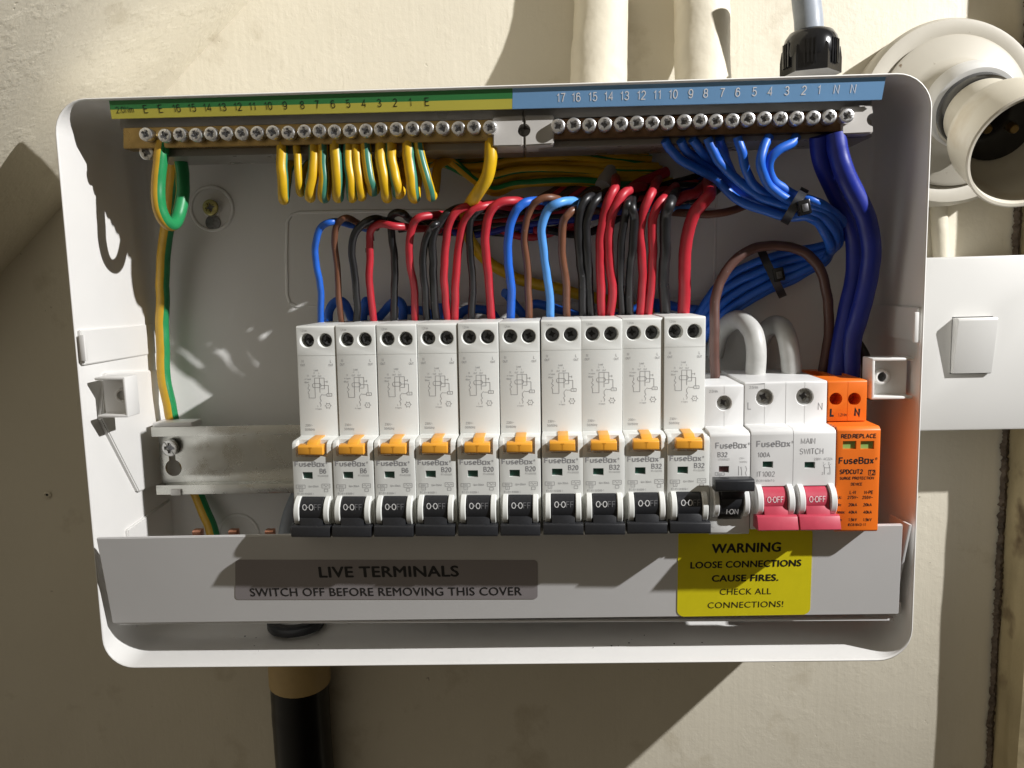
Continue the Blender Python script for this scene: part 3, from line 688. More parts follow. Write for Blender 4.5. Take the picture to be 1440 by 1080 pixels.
# main switch
ms = thing('main_switch', 'double-width white main switch with two red levers, marked 100A', 'main switch', (130, 40, -60))
xa, xb = 111.8, 147.2; xc = (xa+xb)/2
g = G(); g.prism(housing_profile(.7, -17.9, -20.2, -62), xa, xb, 'X', bev=.4)
lx = (121.3, 138.7)
h = g.obj('housing', 'white2', ms); cs = []
for x in lx:
    for s in (-1, 1): g = G(); guard(g, x+s*6.5-1.3, x+s*6.5+1.3, -48.9, r=7.2); g.obj('lever_guard', 'white2', ms)
for x in (120.4, 137.6):
    c = G(); c.lathe([(3.95, -1), (3.95, 0), (3.65, .5), (3.65, 7)], (x, 0, -6.2), (0, 1, 0), 32); cs.append(c)
    c = G(); c.box(x-.09, x+.09, -1, .25, -2.6, 1.2); cs.append(c)
    c = G(); c.box(x-.09, x+.09, -1, .25, -18.5, -9.9); cs.append(c)
for x in lx: c = G(); c.box(x-5.1, x+5.1, -20, 0, -70, -42.6); cs.append(c)
for q in ((415, 637), (660, 640)):
    p = c6(*q, -12); c = G(); c.box(p.x-2.2, p.x+2.2, -14, -10.2, p.z-1.4, p.z+1.4); cs.append(c)
c = G(); c.box(xc-.1, xc+.1, -20, .3, -70, 3); cs.append(c)
cut(h, cs)
for x in (120.4, 137.6): screw_obj('terminal_screw', ms, (x, 4, -6.2), 3.55, 3, 'steel')
for q in ((415, 637), (660, 640)):
    p = c6(*q, -12); g = G(); g.box(p.x-2.15, p.x+2.15, -10.5, -10.1, p.z-1.35, p.z+1.35); g.obj('indicator_window', 'green_ind', ms)
for x in lx:
    g = G(); g.lathe([(5.9, x-4.9), (6.2, x-4.6), (6.2, x+4.6), (5.9, x+4.9)], (0, -10.2, -49), (1, 0, 0), 48)
    g.prism([(-12, -50), (-16.2, -50.2), (-17.8, -54.4), (-17.4, -56), (-12, -56)], x-4.9, x+4.9, 'X', bev=.25)
    g.prism([(-12.2, -54.6), (-17.8, -53.6), (-18.8, -54.2), (-21.0, -59.2), (-20.2, -59.8), (-12.2, -60.2)], x-8.35, x+8.35, 'X', bev=.3)
    lv = g.obj('lever', 'red', ms)
    g = G(); text(g, 'O·OFF', (x-.2, -16.4, -48.6), ez=(0, .04, 1), h=2.4, bold=.0, lift=.06, wf=.82); g.obj('lettering', 'print_white', lv)
g = G(); fusebox(g, c6(447, 531, -12), 2.35, width=14.2)
text(g, '100A', c6(392, 592, -12), h=1.9, bold=.008); text(g, 'IT1002', c6(403, 706, -12), h=2.1); text(g, 'IEC/EN 60947-3', c6(400, 736, -12), h=.85)
text(g, 'MAIN', c6(650, 514, -12), h=2.3); text(g, 'SWITCH', c6(670, 574, -12), h=2.3); text(g, '230V~ AC22A', c6(738, 610, -12), h=1.0)
for a in (((745, 695), (745, 655), (778, 655), (778, 695)), ((745, 655), (740, 640), (752, 632)), ((778, 655), (773, 640), (785, 632))): pl(g, [C6(*q) for q in a], .16, -12)
for s_, x, y in (('1', 738, 635), ('3', 770, 635), ('2', 733, 695), ('4', 766, 695)): text(g, s_, c6(x, y, -12), h=1.0)
text(g, '2.5Nm', c6(331, 193, 0), h=1.15); text(g, 'L', c6(306, 313, 0), h=3.0); text(g, 'N', c6(720, 316, 0), h=3.0)
g.obj('printed_marking', ['print_grey', 'print_dim'], ms, kind='stuff')

# surge protection device
sp = thing('surge_protector', 'bright orange surge protection device at the right end of the row', 'surge protector', (156, 40, -60))
g = G(); g.prism([(46, .6), (.6, .6), (0, 0), (0, -17.3), (4, -17.3), (4, -64), (46, -64)], 147.5, 164.2, 'X', bev=.35)
h = g.obj('base_housing', 'orange', sp)
cs = []; hx = [at(1175.5, 561, 0), at(1201.6, 561, 0)]
for p in hx: c = G(); c.lathe([(2.75, -1), (2.75, 9)], p, (0, 1, 0), 32); cs.append(c)
c = G(); c.box(155.9, 156.05, -1, .2, -17, 1.5); cs.append(c)
for x in (151.5, 160.2): c = G(); c.box(x-3, x+3, 18, 38, -6, 2); cs.append(c)
cut(h, cs)
g = G(); g.prism([(3.6, -17.6), (-10.4, -17.6), (-12, -19.0), (-12, -62.6), (-11, -63.4), (3.6, -62)], 147.6, 165.6, 'X', bev=.45)
pgd = g.obj('plug_module', 'orange', sp)
cs = []
for k in range(4): c = G(); c.box(147, 166.5, -9.2+3*k, -8.4+3*k, -18.1, -17); cs.append(c)
wp = [c6(892, 523, -12), c6(996, 523, -12)]
for p in wp: c = G(); c.box(p.x-2.8, p.x+2.8, -14, -10.6, p.z-1.75, p.z+1.75); cs.append(c)
cut(pgd, cs)
for p in wp: g = G(); g.box(p.x-2.75, p.x+2.75, -10.9, -10.5, p.z-1.7, p.z+1.7); g.obj('status_window', 'green_win', pgd)
g = G(); ez = (.03, 0, 1)
def t6(s_, x, y, h_, b=.012, Y=-12, **k): text(g, s_, c6(x, y, Y), h=h_, bold=b, ez=ez, **k)
t6('L', 787, 352, 3.1, .03, 0); t6('N', 935, 352, 3.1, .03, 0); t6('1.2Nm', 850, 354, 1.25, .0, 0)
t6('RED:REPLACE', 944, 481, 1.6, .02, width=14.4)
fusebox(g, c6(930, 630, -12), 2.5, bold=.016, width=14.6, ez=ez)
t6('SPDCUT2', 901, 690, 1.75, .02, width=9.6); t6('T2', 1022, 693, 1.6, .015)
pl(g, [C6(*q) for q in ((1003, 668), (1041, 668), (1041, 698), (1003, 698), (1003, 668))], .2, -12)
t6('SURGE PROTECTION', 934, 723, 1.1, .015, width=14.2); t6('DEVICE', 932, 758, 1.1, .015)
t6('L-N', 910, 807, 1.3, .015); t6('N-PE', 1003, 807, 1.3, .015)
for a, b_, c_, y in (('Uc:', '275V~', '255V~', 836), ('In:', '20kA', '20kA', 879), ('Imax:', '40kA', '40kA', 922), ('Up:', '1.5kV', '1.5kV', 966)):
    t6(a, {'Imax:': 843}.get(a, 834), y, 1.2, .012); t6(b_, 910, y, 1.2, .015); t6(c_, 996, y, 1.2, .015)
t6('IEC61643-11', 934, 994, 1.05, .012)
g.obj('printed_marking', 'print_black', sp, kind='stuff')

# ================================================================== COVER STRIP with stickers
cA, cB, cC, cD = at(135, 757, -5.5), at(1270, 738, -5.5), at(1264, 864, 2.5), at(158, 877, 2.5)
cn = (cB-cA).cross(cD-cA).normalized()
if cn.y > 0: cn = -cn
cv = thing('terminal_cover', 'wide pale grey plastic cover strip across the bottom of the tray', 'cover strip', tuple((cC+cD)/2))
g = G(); bm = bmesh.new(); th = 1.6
A_ = [bm.verts.new(p) for p in (cA, cB, cC, cD)]; B_ = [bm.verts.new(p-cn*th) for p in (cA, cB, cC, cD)]
bm.faces.new(A_); bm.faces.new(B_[::-1])
for i in range(4): bm.faces.new((A_[i], A_[(i+1) % 4], B_[(i+1) % 4], B_[i]))
bmesh.ops.recalc_face_normals(bm, faces=bm.faces[:]); bmesh.ops.bevel(bm, geom=bm.edges[:], offset=.4, segments=2, affect='EDGES'); g.bm(bm)
g.box(cD.x+1, cC.x-1, 4.6, 24, cD.z-1.3, cD.z-.1, bev=.3)
g.obj('cover_panel', 'cover', cv)
g = G(); g.box(cD.x+.5, cD.x+16, 7.2, 14, cD.z-3.0, cD.z-1.0, bev=.5); g.obj('clip_tab', 'cover', cv)
g = G(); g.box(cC.x-14, cC.x+1.5, 7.2, 14, cC.z-3.0, cC.z-1.0, bev=.5); g.box(cC.x-.5, cC.x+2.6, 6, 14, cC.z-1.5, cC.z+4, bev=.4); g.obj('clip_tab', 'cover', cv)
g = G(); g.prism([(cB.y+1.5, cB.z-.5), (16, cB.z-2), (18, cC.z+1), (9.5, cC.z+1)], cC.x+.2, cC.x+1.4, 'X', bev=.2); g.obj('side_flange', 'cover', cv)
def onc(px, py, lift=0): return on_plane(px, py, cA, cn)+cn*lift
cex = (cB-cA).normalized(); cez = (cA-cD); cez = (cez-cex*cez.dot(cex)).normalized()
def sticker(name, corners, r, m, label):
    P = [onc(*q) for q in corners]; O = P[0]
    L2 = [((p-O).dot(cex), (p-O).dot(cez)) for p in P]      # TL TR BR BL
    q = rquad(L2[0], L2[1], L2[2], L2[3], r, 6); g = G(); n_ = len(q)
    top = [O+cex*a+cez*b+cn*.16 for a, b in q]; bot = [O+cex*a+cez*b+cn*.03 for a, b in q]
    g.add(top+bot, [list(range(n_))]+[[i, (i+1) % n_, n_+(i+1) % n_, n_+i] for i in range(n_)]); return g.obj(name, m, cv, label=label)
s1 = sticker('warning_sticker', ((331, 787), (756, 787.5), (756, 842), (331, 843)), 1.8, 'sticker_grey', 'silver-grey sticker reading LIVE TERMINALS')
def ctext(par, items, m):
    g = G()
    for s_, x0, x1, yb, h_, b in items:
        a = onc(x0, yb[0]); c = onc(x1, yb[1]); ex = (c-a).normalized()
        face_text(g, s_, (a+c)/2, ex, cez, h_, (c-a).length, bold=b, lift=.24)
    return g.obj('lettering', m, par)
ctext(s1, [('LIVE TERMINALS', 450, 645, (811.5, 810), 5.4, .26), ('SWITCH OFF BEFORE REMOVING THIS COVER', 353, 734, (838, 836.5), 4.2, .05)], 'print_black')
s2 = sticker('warning_sticker', ((954, 742), (1143, 741), (1139, 864), (952, 867)), 3.4, 'sticker_yellow', 'yellow sticker reading WARNING LOOSE CONNECTIONS CAUSE FIRES')
ctext(s2, [('WARNING', 1001, 1097, (777.5, 775), 4.5, .24), ('LOOSE CONNECTIONS', 971, 1126, (799, 795.5), 3.2, .16), ('CAUSE FIRES.', 1001, 1094, (817.5, 816), 3.2, .18), ('CHECK ALL', 1012, 1084, (836, 835), 3.1, .0), ('CONNECTIONS!', 995, 1101, (855, 853), 3.1, .0)], 'print_black')

# copper comb busbar behind the cover, left end
g = G(); a = at(250, 760, 26); b = at(960, 760, 26)
bb = thing('copper_busbar', 'copper comb busbar whose teeth show above the cover strip at left', 'busbar', (0, 26, a.z-6))
g.box(a.x, b.x, 25, 27, a.z-12, a.z-4.5); g.obj('bar', 'copper', bb)
for px in (278, 328.5, 379.5):
    p = at(px, 744.5, 24); g = G(); g.prism([(22, p.z-.8), (23, p.z), (26.2, p.z), (26.2, p.z-14), (24.8, p.z-14)], p.x-2.1, p.x+2.1, 'X', bev=.25); g.obj('tooth', 'copper', bb)

# ================================================================== TERMINAL BARS
def strip_part(par, cols, px0, px1, name):
    pass
eb = thing('earth_terminal_bar', 'brass earth bar with green and yellow number strip along the top left', 'terminal bar', tuple(at(440, 200, 20)))
nb = thing('neutral_terminal_bar', 'neutral bar with blue number strip along the top right', 'terminal bar', tuple(at(985, 185, 20)))
sTL, sBL, sTR, sBR = at(153, 140.5, 1.2), at(157, 167, 4.0), at(1246, 107.5, 1.2), None
stn = (sTR-sTL).cross(sBL-sTL).normalized(); stn = stn if stn.y < 0 else -stn; sBR = on_plane(1240, 140, sTL, stn)
tm = (735.-152)/(1247-152)
def sp_pt(u, v, lift=0):
    a = sTL.lerp(sTR, u); b = sBL.lerp(sBR, u); p = a.lerp(b, v); return p+stn*lift
def slab(u0, u1, v0, v1, th, m, par, name, lift=0):
    g = G(); q = [sp_pt(u0, v0, lift), sp_pt(u1, v0, lift), sp_pt(u1, v1, lift), sp_pt(u0, v1, lift)]; q2 = [p+Vector((0, th, 0)) for p in q]
    g.add(q+q2, [[0, 1, 2, 3], [7, 6, 5, 4], [0, 4, 5, 1], [1, 5, 6, 2], [2, 6, 7, 3], [3, 7, 4, 0]]); return g.obj(name, m, par)
gs = slab(0, tm, 0, .52, 1, 'strip_green', eb, 'label_strip', ); gs['label'] = 'green upper half of the earth strip'
ys_ = slab(0, tm, .52, 1, 1, 'strip_yellow', eb, 'label_strip'); ys_['label'] = 'yellow lower half of the earth strip'
bs = slab(tm+.0003, 1, 0, 1, 1, 'strip_blue', nb, 'label_strip')
stn = (sTR-sTL).cross(sBL-sTL).normalized(); stn = stn if stn.y < 0 else -stn
def on_strip(px, py): return on_plane(px, py, sTL, stn)
g = G(); sex = (sTR-sTL).normalized(); sez = stn.cross(sex).normalized(); sez = sez if sez.z > 0 else -sez
for s_, px in zip(['E', 'E', '16', '15', '14', '13', '12', '11', '10', '9', '8', '7', '6', '5', '4', '3', '2', '1', 'E'], [206, 227, 250, 271.5, 293, 314, 336, 356, 378.6, 401.7, 426, 447, 469, 490.5, 512, 534, 556, 577.5, 600.8]):
    text(g, s_, on_strip(px, 158.5-(px-206)*(158.5-148.3)/395), sex, sez, h=3.1, bold=0., lift=.1)
text(g, '2.0Nm', on_strip(176.5, 158.5), sex, sez, h=2.5, lift=.1)
g.obj('numbers', 'print_black', ys_)
g = G()
for s_, px, py in zip(['17', '16', '15', '14', '13', '12', '11', '10', '9', '8', '7', '6', '5', '4', '3', '2', '1', 'N', 'N'], [789.4, 810.6, 834, 856, 878.6, 902, 924, 946.7, 971, 992, 1015.6, 1037, 1060.5, 1082, 1106, 1129.7, 1151, 1175.6, 1199], range(19)):
    text(g, s_, on_strip(px, 143-(px-789)*(143-130.5)/410), sex, sez, h=3.3, bold=.003, lift=.1, ez_=None) if 0 else text(g, s_, on_strip(px, 143-(px-789)*(143-130.5)/410), sex, sez, h=3.3, bold=.003, lift=.1)
g.obj('numbers', 'print_white', bs)
def bar_quad(px0, py0a, py0b, px1, py1a, py1b, Y0, Y1, m, par, name, bev=.3):
    """box between two pixel columns; sloping with the photograph's slight tilt"""
    A = at(px0, py0a, Y0); B = at(px1, py1a, Y0); C = at(px1, py1b, Y0); D = at(px0, py0b, Y0)
    bm = bmesh.new(); F = [bm.verts.new(p) for p in (A, B, C, D)]; K = [bm.verts.new(p+Vector((0, Y1-Y0, 0))) for p in (A, B, C, D)]
    bm.faces.new(F); bm.faces.new(K[::-1])
    for i in range(4): bm.faces.new((F[i], F[(i+1) % 4], K[(i+1) % 4], K[i]))
    bmesh.ops.recalc_face_normals(bm, faces=bm.faces[:])
    if bev: bmesh.ops.bevel(bm, geom=bm.edges[:], offset=bev, segments=2, affect='EDGES')
    g = G(); g.bm(bm); return g.obj(name, m, par)
# holder bodies
bar_quad(168, 166, 181, 735, 151.6, 167, 10, 40, 'smoke', eb, 'holder_ledge')
bar_quad(736, 151.6, 167, 1226, 139.5, 153, 10, 40, 'smoke', nb, 'holder_ledge')
bar_quad(205, 196, 221, 735, 182, 208.5, 15, 40, 'smoke', eb, 'holder_back')
bar_quad(736, 182, 208.5, 1226, 168, 193, 15, 40, 'smoke', nb, 'holder_back')
bar_quad(173, 180, 209, 698, 168, 197.5, 9.5, 18, 'brass', eb, 'brass_bar')
bar_quad(774, 167.5, 196, 1192, 156, 184, 9.5, 18, 'brassd', nb, 'brass_bar') if 'brassd' in M else bar_quad(774, 167.5, 196, 1192, 156, 184, 9.5, 18, mat('shaded_brass', (.20, .12, .07), .35, metal=1, noise=.3, nscale=200, rvar=.1), nb, 'brass_bar')  # brass made darker in colour to stand in for shade on this bar
e1 = bar_quad(693, 164, 206, 736, 162, 205, 8, 26, 'holder', eb, 'end_block', .5)
e2 = bar_quad(738, 162, 205, 779, 161.5, 202.5, 8, 26, 'holder', nb, 'end_block', .5)
e3 = bar_quad(1184, 150, 189, 1228, 147, 187, 8, 26, 'holder', nb, 'end_block', .5)
p = at(737, 183, 8); 
for e in (e1, e2): c_ = G(); c_.lathe([(2.8, -5), (2.8, 9)], p, (0, 1, 0), 28); cut(e, [c_])
p = at(1228, 168, 8); c_ = G(); c_.lathe([(2.7, -5), (2.7, 30)], p, (0, 1, 0), 28); cut(e3, [c_])
ex_ = [211.4, 237.8, 258.6, 280.8, 301.7, 323.3, 344.7, 366.4, 387.8, 409.5, 431.8, 452.8, 473.9, 495, 517.5, 538, 560, 582, 602.8, 624, 646, 667.5, 689.7]
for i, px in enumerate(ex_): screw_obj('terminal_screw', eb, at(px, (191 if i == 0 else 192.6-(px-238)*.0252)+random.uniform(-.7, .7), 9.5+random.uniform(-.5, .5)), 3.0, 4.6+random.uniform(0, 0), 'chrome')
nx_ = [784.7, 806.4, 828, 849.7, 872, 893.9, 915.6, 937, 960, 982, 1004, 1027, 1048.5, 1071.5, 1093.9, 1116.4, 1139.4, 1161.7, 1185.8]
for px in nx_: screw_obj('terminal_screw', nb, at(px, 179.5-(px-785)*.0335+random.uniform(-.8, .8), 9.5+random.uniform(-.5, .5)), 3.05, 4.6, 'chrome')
screw_obj('holder_screw', eb, at(209, 215, 14), 3.4, 2, 'steel')

# ================================================================== WIRES
def wire(name, label, cat, pts, r, m, group=None, sub=7, **k):
    g = G(); P = [at(*p) for p in pts]; ms_ = m if isinstance(m, (list, tuple)) else [m]
    g.tube(P, r, sub=sub, wob=(.9 if r < 3.5 else .6), **k); o = g.obj(name, list(ms_), origin=tuple(P[0]), angle=80); return tag(o, label, cat, group)
Yb = 40
def up(pts, y0=40, y1=40, yend=None):
    """pixel path -> with depth running from y0 to y1 (and yend at the last point)"""
    n_ = len(pts); out = []
    for i, (a, b) in enumerate(pts): out.append((a, b, y0+(y1-y0)*i/(n_-1)))
    if yend is not None: out[-1] = (*pts[-1], yend)
    return out
tops = [
 ('w_blue', 1.6, [(451, 456), (452, 421), (449, 390), (444.5, 355), (446, 336), (453, 319), (467, 313), (488, 315), (515, 322)], 'thin blue wire, leftmost of the wires rising from the breakers'),
 ('w_brown', 1.5, [(481, 456), (477, 421), (473.4, 382), (471, 347), (473.4, 324), (480, 311.5), (489, 307), (507, 314), (530, 321)], 'thin brown wire rising from the left hole of the second B6 breaker'),
 ('w_black', 1.75, [(501, 456), (502.6, 429), (499.5, 398), (495, 359), (497, 334), (506, 319), (523, 309), (545, 311), (575, 321)], 'black wire beside the thin brown wire, arching right over the second B6 breaker'),
 ('w_red', 1.75, [(526, 456), (520, 413), (519, 374), (520, 336), (524, 320), (535, 314), (558, 317), (590, 322), (620, 324)], 'red wire with two black smudges, leftmost of the red wires'),
 ('w_black', 1.75, [(554, 455), (553, 413), (556, 366.7), (552, 332), (550, 309), (556, 301), (565.6, 301), (577, 309), (600, 321)], 'black wire standing alone above the third B6 breaker'),
 ('w_red', 1.8, [(584, 454), (583, 413), (578, 374.5), (576.5, 347), (581, 318), (593, 304.5), (620, 301), (650, 306)], 'red wire into the right hole of the third B6 breaker'),
 ('w_black', 1.75, [(601, 453), (597.5, 413), (595, 355), (602.6, 326), (614, 316), (640, 316)], 'black wire, left one of the pair above the first B20 breaker'),
 ('w_black', 1.9, [(614, 453), (610, 413), (608, 366.7), (609, 336), (622, 308), (640, 294), (662, 290)], 'black wire, right one of the pair above the first B20 breaker'),
 ('w_red', 1.85, [(630, 452), (626, 413), (624.7, 367), (628, 328), (640, 299), (667, 288.5), (700, 286)], 'red wire with dark nicks near its foot at the first B20 breaker'),
 ('w_red', 1.9, [(639, 452), (641.5, 398), (645, 347), (651, 313), (667, 295.5), (690, 289), (722, 292)], 'red wire leaning right just before the lone black wire of the second B20 breaker'),
 ('w_black', 1.75, [(663, 452), (663.6, 398), (661, 347), (663, 312), (672.6, 297.5), (688, 292.8), (715, 297)], 'black wire between red wires above the second B20 breaker'),
 ('w_red', 2.0, [(691, 451), (688, 398), (683.5, 351), (686, 313), (698, 290), (727, 284), (760, 290)], 'red wire directly left of the first bright blue wire'),
 ('w_blue', 2.0, [(718, 451), (719, 406), (715, 347), (719, 310), (731, 289.5), (750, 282.5), (790, 287)], 'mid blue wire above the third B20 breaker'),
 ('w_brown', 1.7, [(744, 450), (742.6, 398), (738.7, 336), (744.5, 297.5), (760, 282), (782, 281), (815, 290)], 'brown wire between the two blue wires'),
 ('w_lblue', 2.0, [(774, 449), (772.4, 407), (765, 360), (762, 321), (770, 297), (786, 286), (812, 283.5), (850, 292)], 'light blue wire above the fourth B20 breaker'),
 ('w_brown', 1.8, [(797.4, 448), (796.7, 407), (791, 358), (790, 318), (796.7, 302), (812, 293), (850, 297)], 'brown wire just right of the light blue wire'),
 ('w_black', 2.0, [(820, 447), (818.7, 400), (814, 353.5), (811.8, 314), (816, 290), (830, 277), (855, 272)], 'black wire, left one of the pair above the first B32 breaker'),
 ('w_black', 2.0, [(831.4, 447), (829, 400), (825.6, 353.5), (824.5, 314), (831.4, 290), (844, 275), (865, 266)], 'black wire, right one of the pair above the first B32 breaker'),
 ('w_red', 2.15, [(847, 446), (845.3, 414), (843.7, 360.5), (848.8, 312), (855.7, 281), (864, 262), (866, 250)], 'red wire reaching highest above the first B32 breaker'),
 ('w_red', 2.15, [(857, 446), (860.4, 407), (856, 358), (859, 313), (868.5, 285), (883.5, 267), (905, 262)], 'red wire bending right at its top above the first B32 breaker'),
 ('w_black', 1.8, [(875, 445.5), (872, 395), (873, 349), (880, 304), (884, 284), (892, 272)], 'thin black wire on the left above the middle B32 breaker'),
 ('w_black', 1.95, [(885.4, 445.5), (885.4, 400), (890.5, 349), (891.6, 309), (889, 288), (895, 270)], 'black wire right behind the thin black one of the middle B32 breaker'),
 ('w_red', 2.1, [(900.4, 445), (903, 395), (900, 349), (902, 314), (909, 287), (918, 266), (926, 252)], 'red wire, left one of the pair above the middle B32 breaker'),
 ('w_red', 2.1, [(910.8, 445), (917, 384), (917, 349), (916.4, 315), (923, 290), (934, 277), (950, 262)], 'red wire, right one of the pair above the middle B32 breaker'),
 ('w_black', 2.6, [(935.6, 444), (934.4, 384), (935, 337), (936.8, 304), (943, 285), (950, 268)], 'thick black wire above the last tall B32 breaker'),
 ('w_red', 2.9, [(961, 444), (963.4, 372), (967, 327), (976, 298), (990, 283), (999, 271), (996, 255)], 'thickest red wire, rightmost of the wires rising from the tall breakers'),
]
for i, (m, r, pts, label) in enumerate(tops):
    n_ = len(pts); P = []
    for j, q in enumerate(pts):
        t = j/(n_-1); P.append((*q, 38-17*math.sin(min(1, t*1.25)*math.pi/2)**1 if t < .8 else 21+(t-.8)/.2*29))
    wire('connecting_wire', label, 'wire', P, r*1.02, m, 'wires rising from the tall breakers')
# smudges on the leftmost red wire belong to it: short dark bands
rw = [o for o in bpy.data.objects if o.get('label', '').startswith('red wire with two black')][0]
for pt in (((520.3, 331), (521.5, 339)), ((519, 349), (519.2, 355))):
    g = G(); g.tube([at(*pt[0], 36.3), at(*pt[1], 36.5)], 1.83, sub=2); o = g.obj('black_mark', 'w_black', rw, origin=rw['_o'], angle=80)

# flying blue leads looping behind the tops of the breakers
back = [[(462, 460, 50), (464, 440, 50), (470, 427, 51), (479, 423, 52), (488, 431, 54), (497, 455, 56)],
        [(511, 470, 52), (511, 440, 52), (513, 428, 52), (516, 424, 54), (518, 440, 58)],
        [(530, 450, 58), (541, 435, 57), (552, 427, 55), (560, 424, 53), (566, 432, 52), (566, 458, 52)],
        [(570, 436, 56), (590, 437, 55), (612, 444, 55), (622, 432, 53), (624, 455, 52)],
        [(640, 452, 54), (652, 437, 55), (668, 434, 55), (690, 438, 56), (704, 460, 56)],
        [(709, 412, 50), (713, 414, 51), (722, 425, 52), (738, 446, 54)],
        [(740, 430, 56), (760, 428, 56), (790, 436, 56), (815, 445, 55)],
        [(822, 436, 56), (826, 430, 54), (828, 460, 52)],
        [(860, 448, 56), (890, 437, 56), (915, 426, 55), (926, 434, 53), (928, 460, 52)],
        [(880, 446, 60), (900, 433, 60), (930, 428, 60), (960, 434, 60), (985, 436, 60)]]
bl_l = ['behind the leftmost B6 breaker', 'as a short stub behind the second B6 breaker', 'arching behind the third B6 breaker', 'behind the first B20 breaker', 'behind the second B20 breaker',
        'slanting down behind the third B20 breaker', 'behind the fourth B20 breaker', 'between the paired black wires', 'peeping out right of the middle red pair', 'running low behind the B32 breakers']
for pts, l in zip(back, bl_l): wire('neutral_lead', 'blue lead '+l, 'wire', pts, 2.3, 'w_blue', 'blue leads behind the breakers')

# shadowed bundle running right, behind the upright wires
rr = random.Random(11)
cols = ['w_black', 'w_red', 'w_black', 'w_navy', 'w_red', 'w_dbrown', 'w_black', 'w_red', 'w_black', 'w_navy', 'w_red', 'w_black']
names_ = {'w_black': 'black', 'w_red': 'red', 'w_navy': 'dark blue', 'w_dbrown': 'dark brown'}
for k, m in enumerate(cols):
    x0 = 560+k*19; y = 318-k*1.5+rr.uniform(-4, 4)
    pts = [(x0, 322+rr.uniform(-3, 3), 50)]
    for j, x in enumerate((x0+55, 760, 840, 905)):
        if x > pts[-1][0]+25: pts.append((x, [318, 304, 290, 280][j]+(k % 4)*7-8+rr.uniform(-4, 4), 50+(k//4)*3.2))
    pts.append((930+k*5, 262+(k % 4)*6, 58)); pts.append((990+k*2, 245+(k % 3)*10, 63))
    wire('bundled_wire', 'shadowed %s wire in the sideways bundle behind the upright wires' % names_[m], 'wire', pts, 1.9, m, 'shadowed %s wires of the sideways bundle' % names_[m])
for k in range(7):
    x0 = 770+k*14; m = ['w_dbrown', 'w_red', 'w_black'][k % 3]
    wire('bundled_wire', 'shadowed %s wire fanning up from the bundle to the cable entry' % names_[m], 'wire', [(x0-50, 300-k*2, 52+k % 3*2), (x0, 275-k*3, 56), (x0+38, 248-k, 60), (870+k*3, 222, 64)], 1.8, m, 'shadowed %s wires fanning up' % names_[m])
wire('copper_brown_wire', 'brown wire crossing right behind the thickest red wire, lit underneath', 'wire', [(900, 291, 52), (945, 298, 46), (985, 301, 42), (1020, 298, 42), (1048, 290, 46), (1075, 276, 54)], 1.9, 'w_brown')
wire('light_blue_wire_end', 'short light blue wire end showing beside the thick black wire', 'wire', [(905, 292, 48), (925, 296, 46), (948, 295, 45), (968, 290, 50)], 1.5, 'w_lblue')
wire('red_wire_stub', 'dark red wire slanting up right above the paired red wires', 'wire', [(875, 275, 50), (893, 262, 52), (915, 250, 55), (938, 241, 58)], 2.6, 'w_red')
wire('red_wire_stub', 'red wire looping back just left of the top of the thickest red wire', 'wire', [(950, 285, 46), (965, 275, 45), (980, 270, 46), (990, 262, 52), (1000, 250, 58)], 2.6, 'w_red')
g = G(); g.tube([at(858, 226, 60), at(856, 245, 56), at(848, 262, 52)], 4.2, n=14); g.obj('cable_sheath', 'w_grey', origin=tuple(at(858, 226, 60)))
tag(bpy.data.objects['cable_sheath'], 'pale cut end of a cable sheath under the middle of the terminal bars', 'cable sheath')

# earth bundle behind, running right from the loops
EM = ['w_yellow', 'w_green']; STR = ({0, 1, 2, 3}, 1)
def ewire(name, label, pts, r, group, phase=0, twist=.03, mats=None, stripe=STR):
    return wire(name, label, 'earth wire', pts, r, mats or EM, group, stripe=stripe, twist=twist, phase=phase)
for k in range(11):
    y = 214+k*5.0
    ewire('earth_bundle_wire', 'shadowed green and yellow wire of the bundle running right under the bars', [(600+k*3, 232-k*1.2, 40), (650+k*4, y+4+k*.3, 46+(k % 3)*3), (730, y-4+rr.uniform(-3, 3), 50+(k % 3)*3.5), (800, y-6+rr.uniform(-4, 4), 52+(k % 3)*3), (860, y-6+k*.5, 56), (905+k*5, y+rr.uniform(-2, 6), 62)], 1.9, 'shadowed earth wires of the bundle', phase=rr.uniform(0, 6))
# earth loops hanging from the bar
loops_ = [(397, 399, 281.5, "small earth loop farthest left of the hanging row, yellow with green edges", 2.2), (417.5, 421, 274, "thinnest small earth loop, slightly shorter, second from the left of the row", 1.5), (442, 437, 280, "yellow earth loop with a green left edge, third from the left of the row", 2.1), (454, 455, 280, "earth loop with a broad teal band, fourth from the left of the row", 2.1), (472, 477, 280, "mostly yellow earth loop, fifth from the left of the row", 2.3), (490, 495, 281, "earth loop with a dark green left side, sixth from the left", 2.0),
          (500, 508, 279, "thin yellow earth loop tucked right behind the dark green sided one", 1.9), (514, 524.5, 271, "shorter earth loop with a teal stripe down its middle, mid row", 2.2), (536, 543, 280, "mostly yellow earth loop right of the one with the middle stripe", 2.2), (550, 560, 275, "yellow earth loop ending higher, fourth from the right of the row", 2.2), (574, 583, 281, "widest yellow earth loop with a green right edge, near the row's right end", 2.4), (588, 607, 279, "rightmost small earth loop, its tip flicking out to the right", 1.9)]
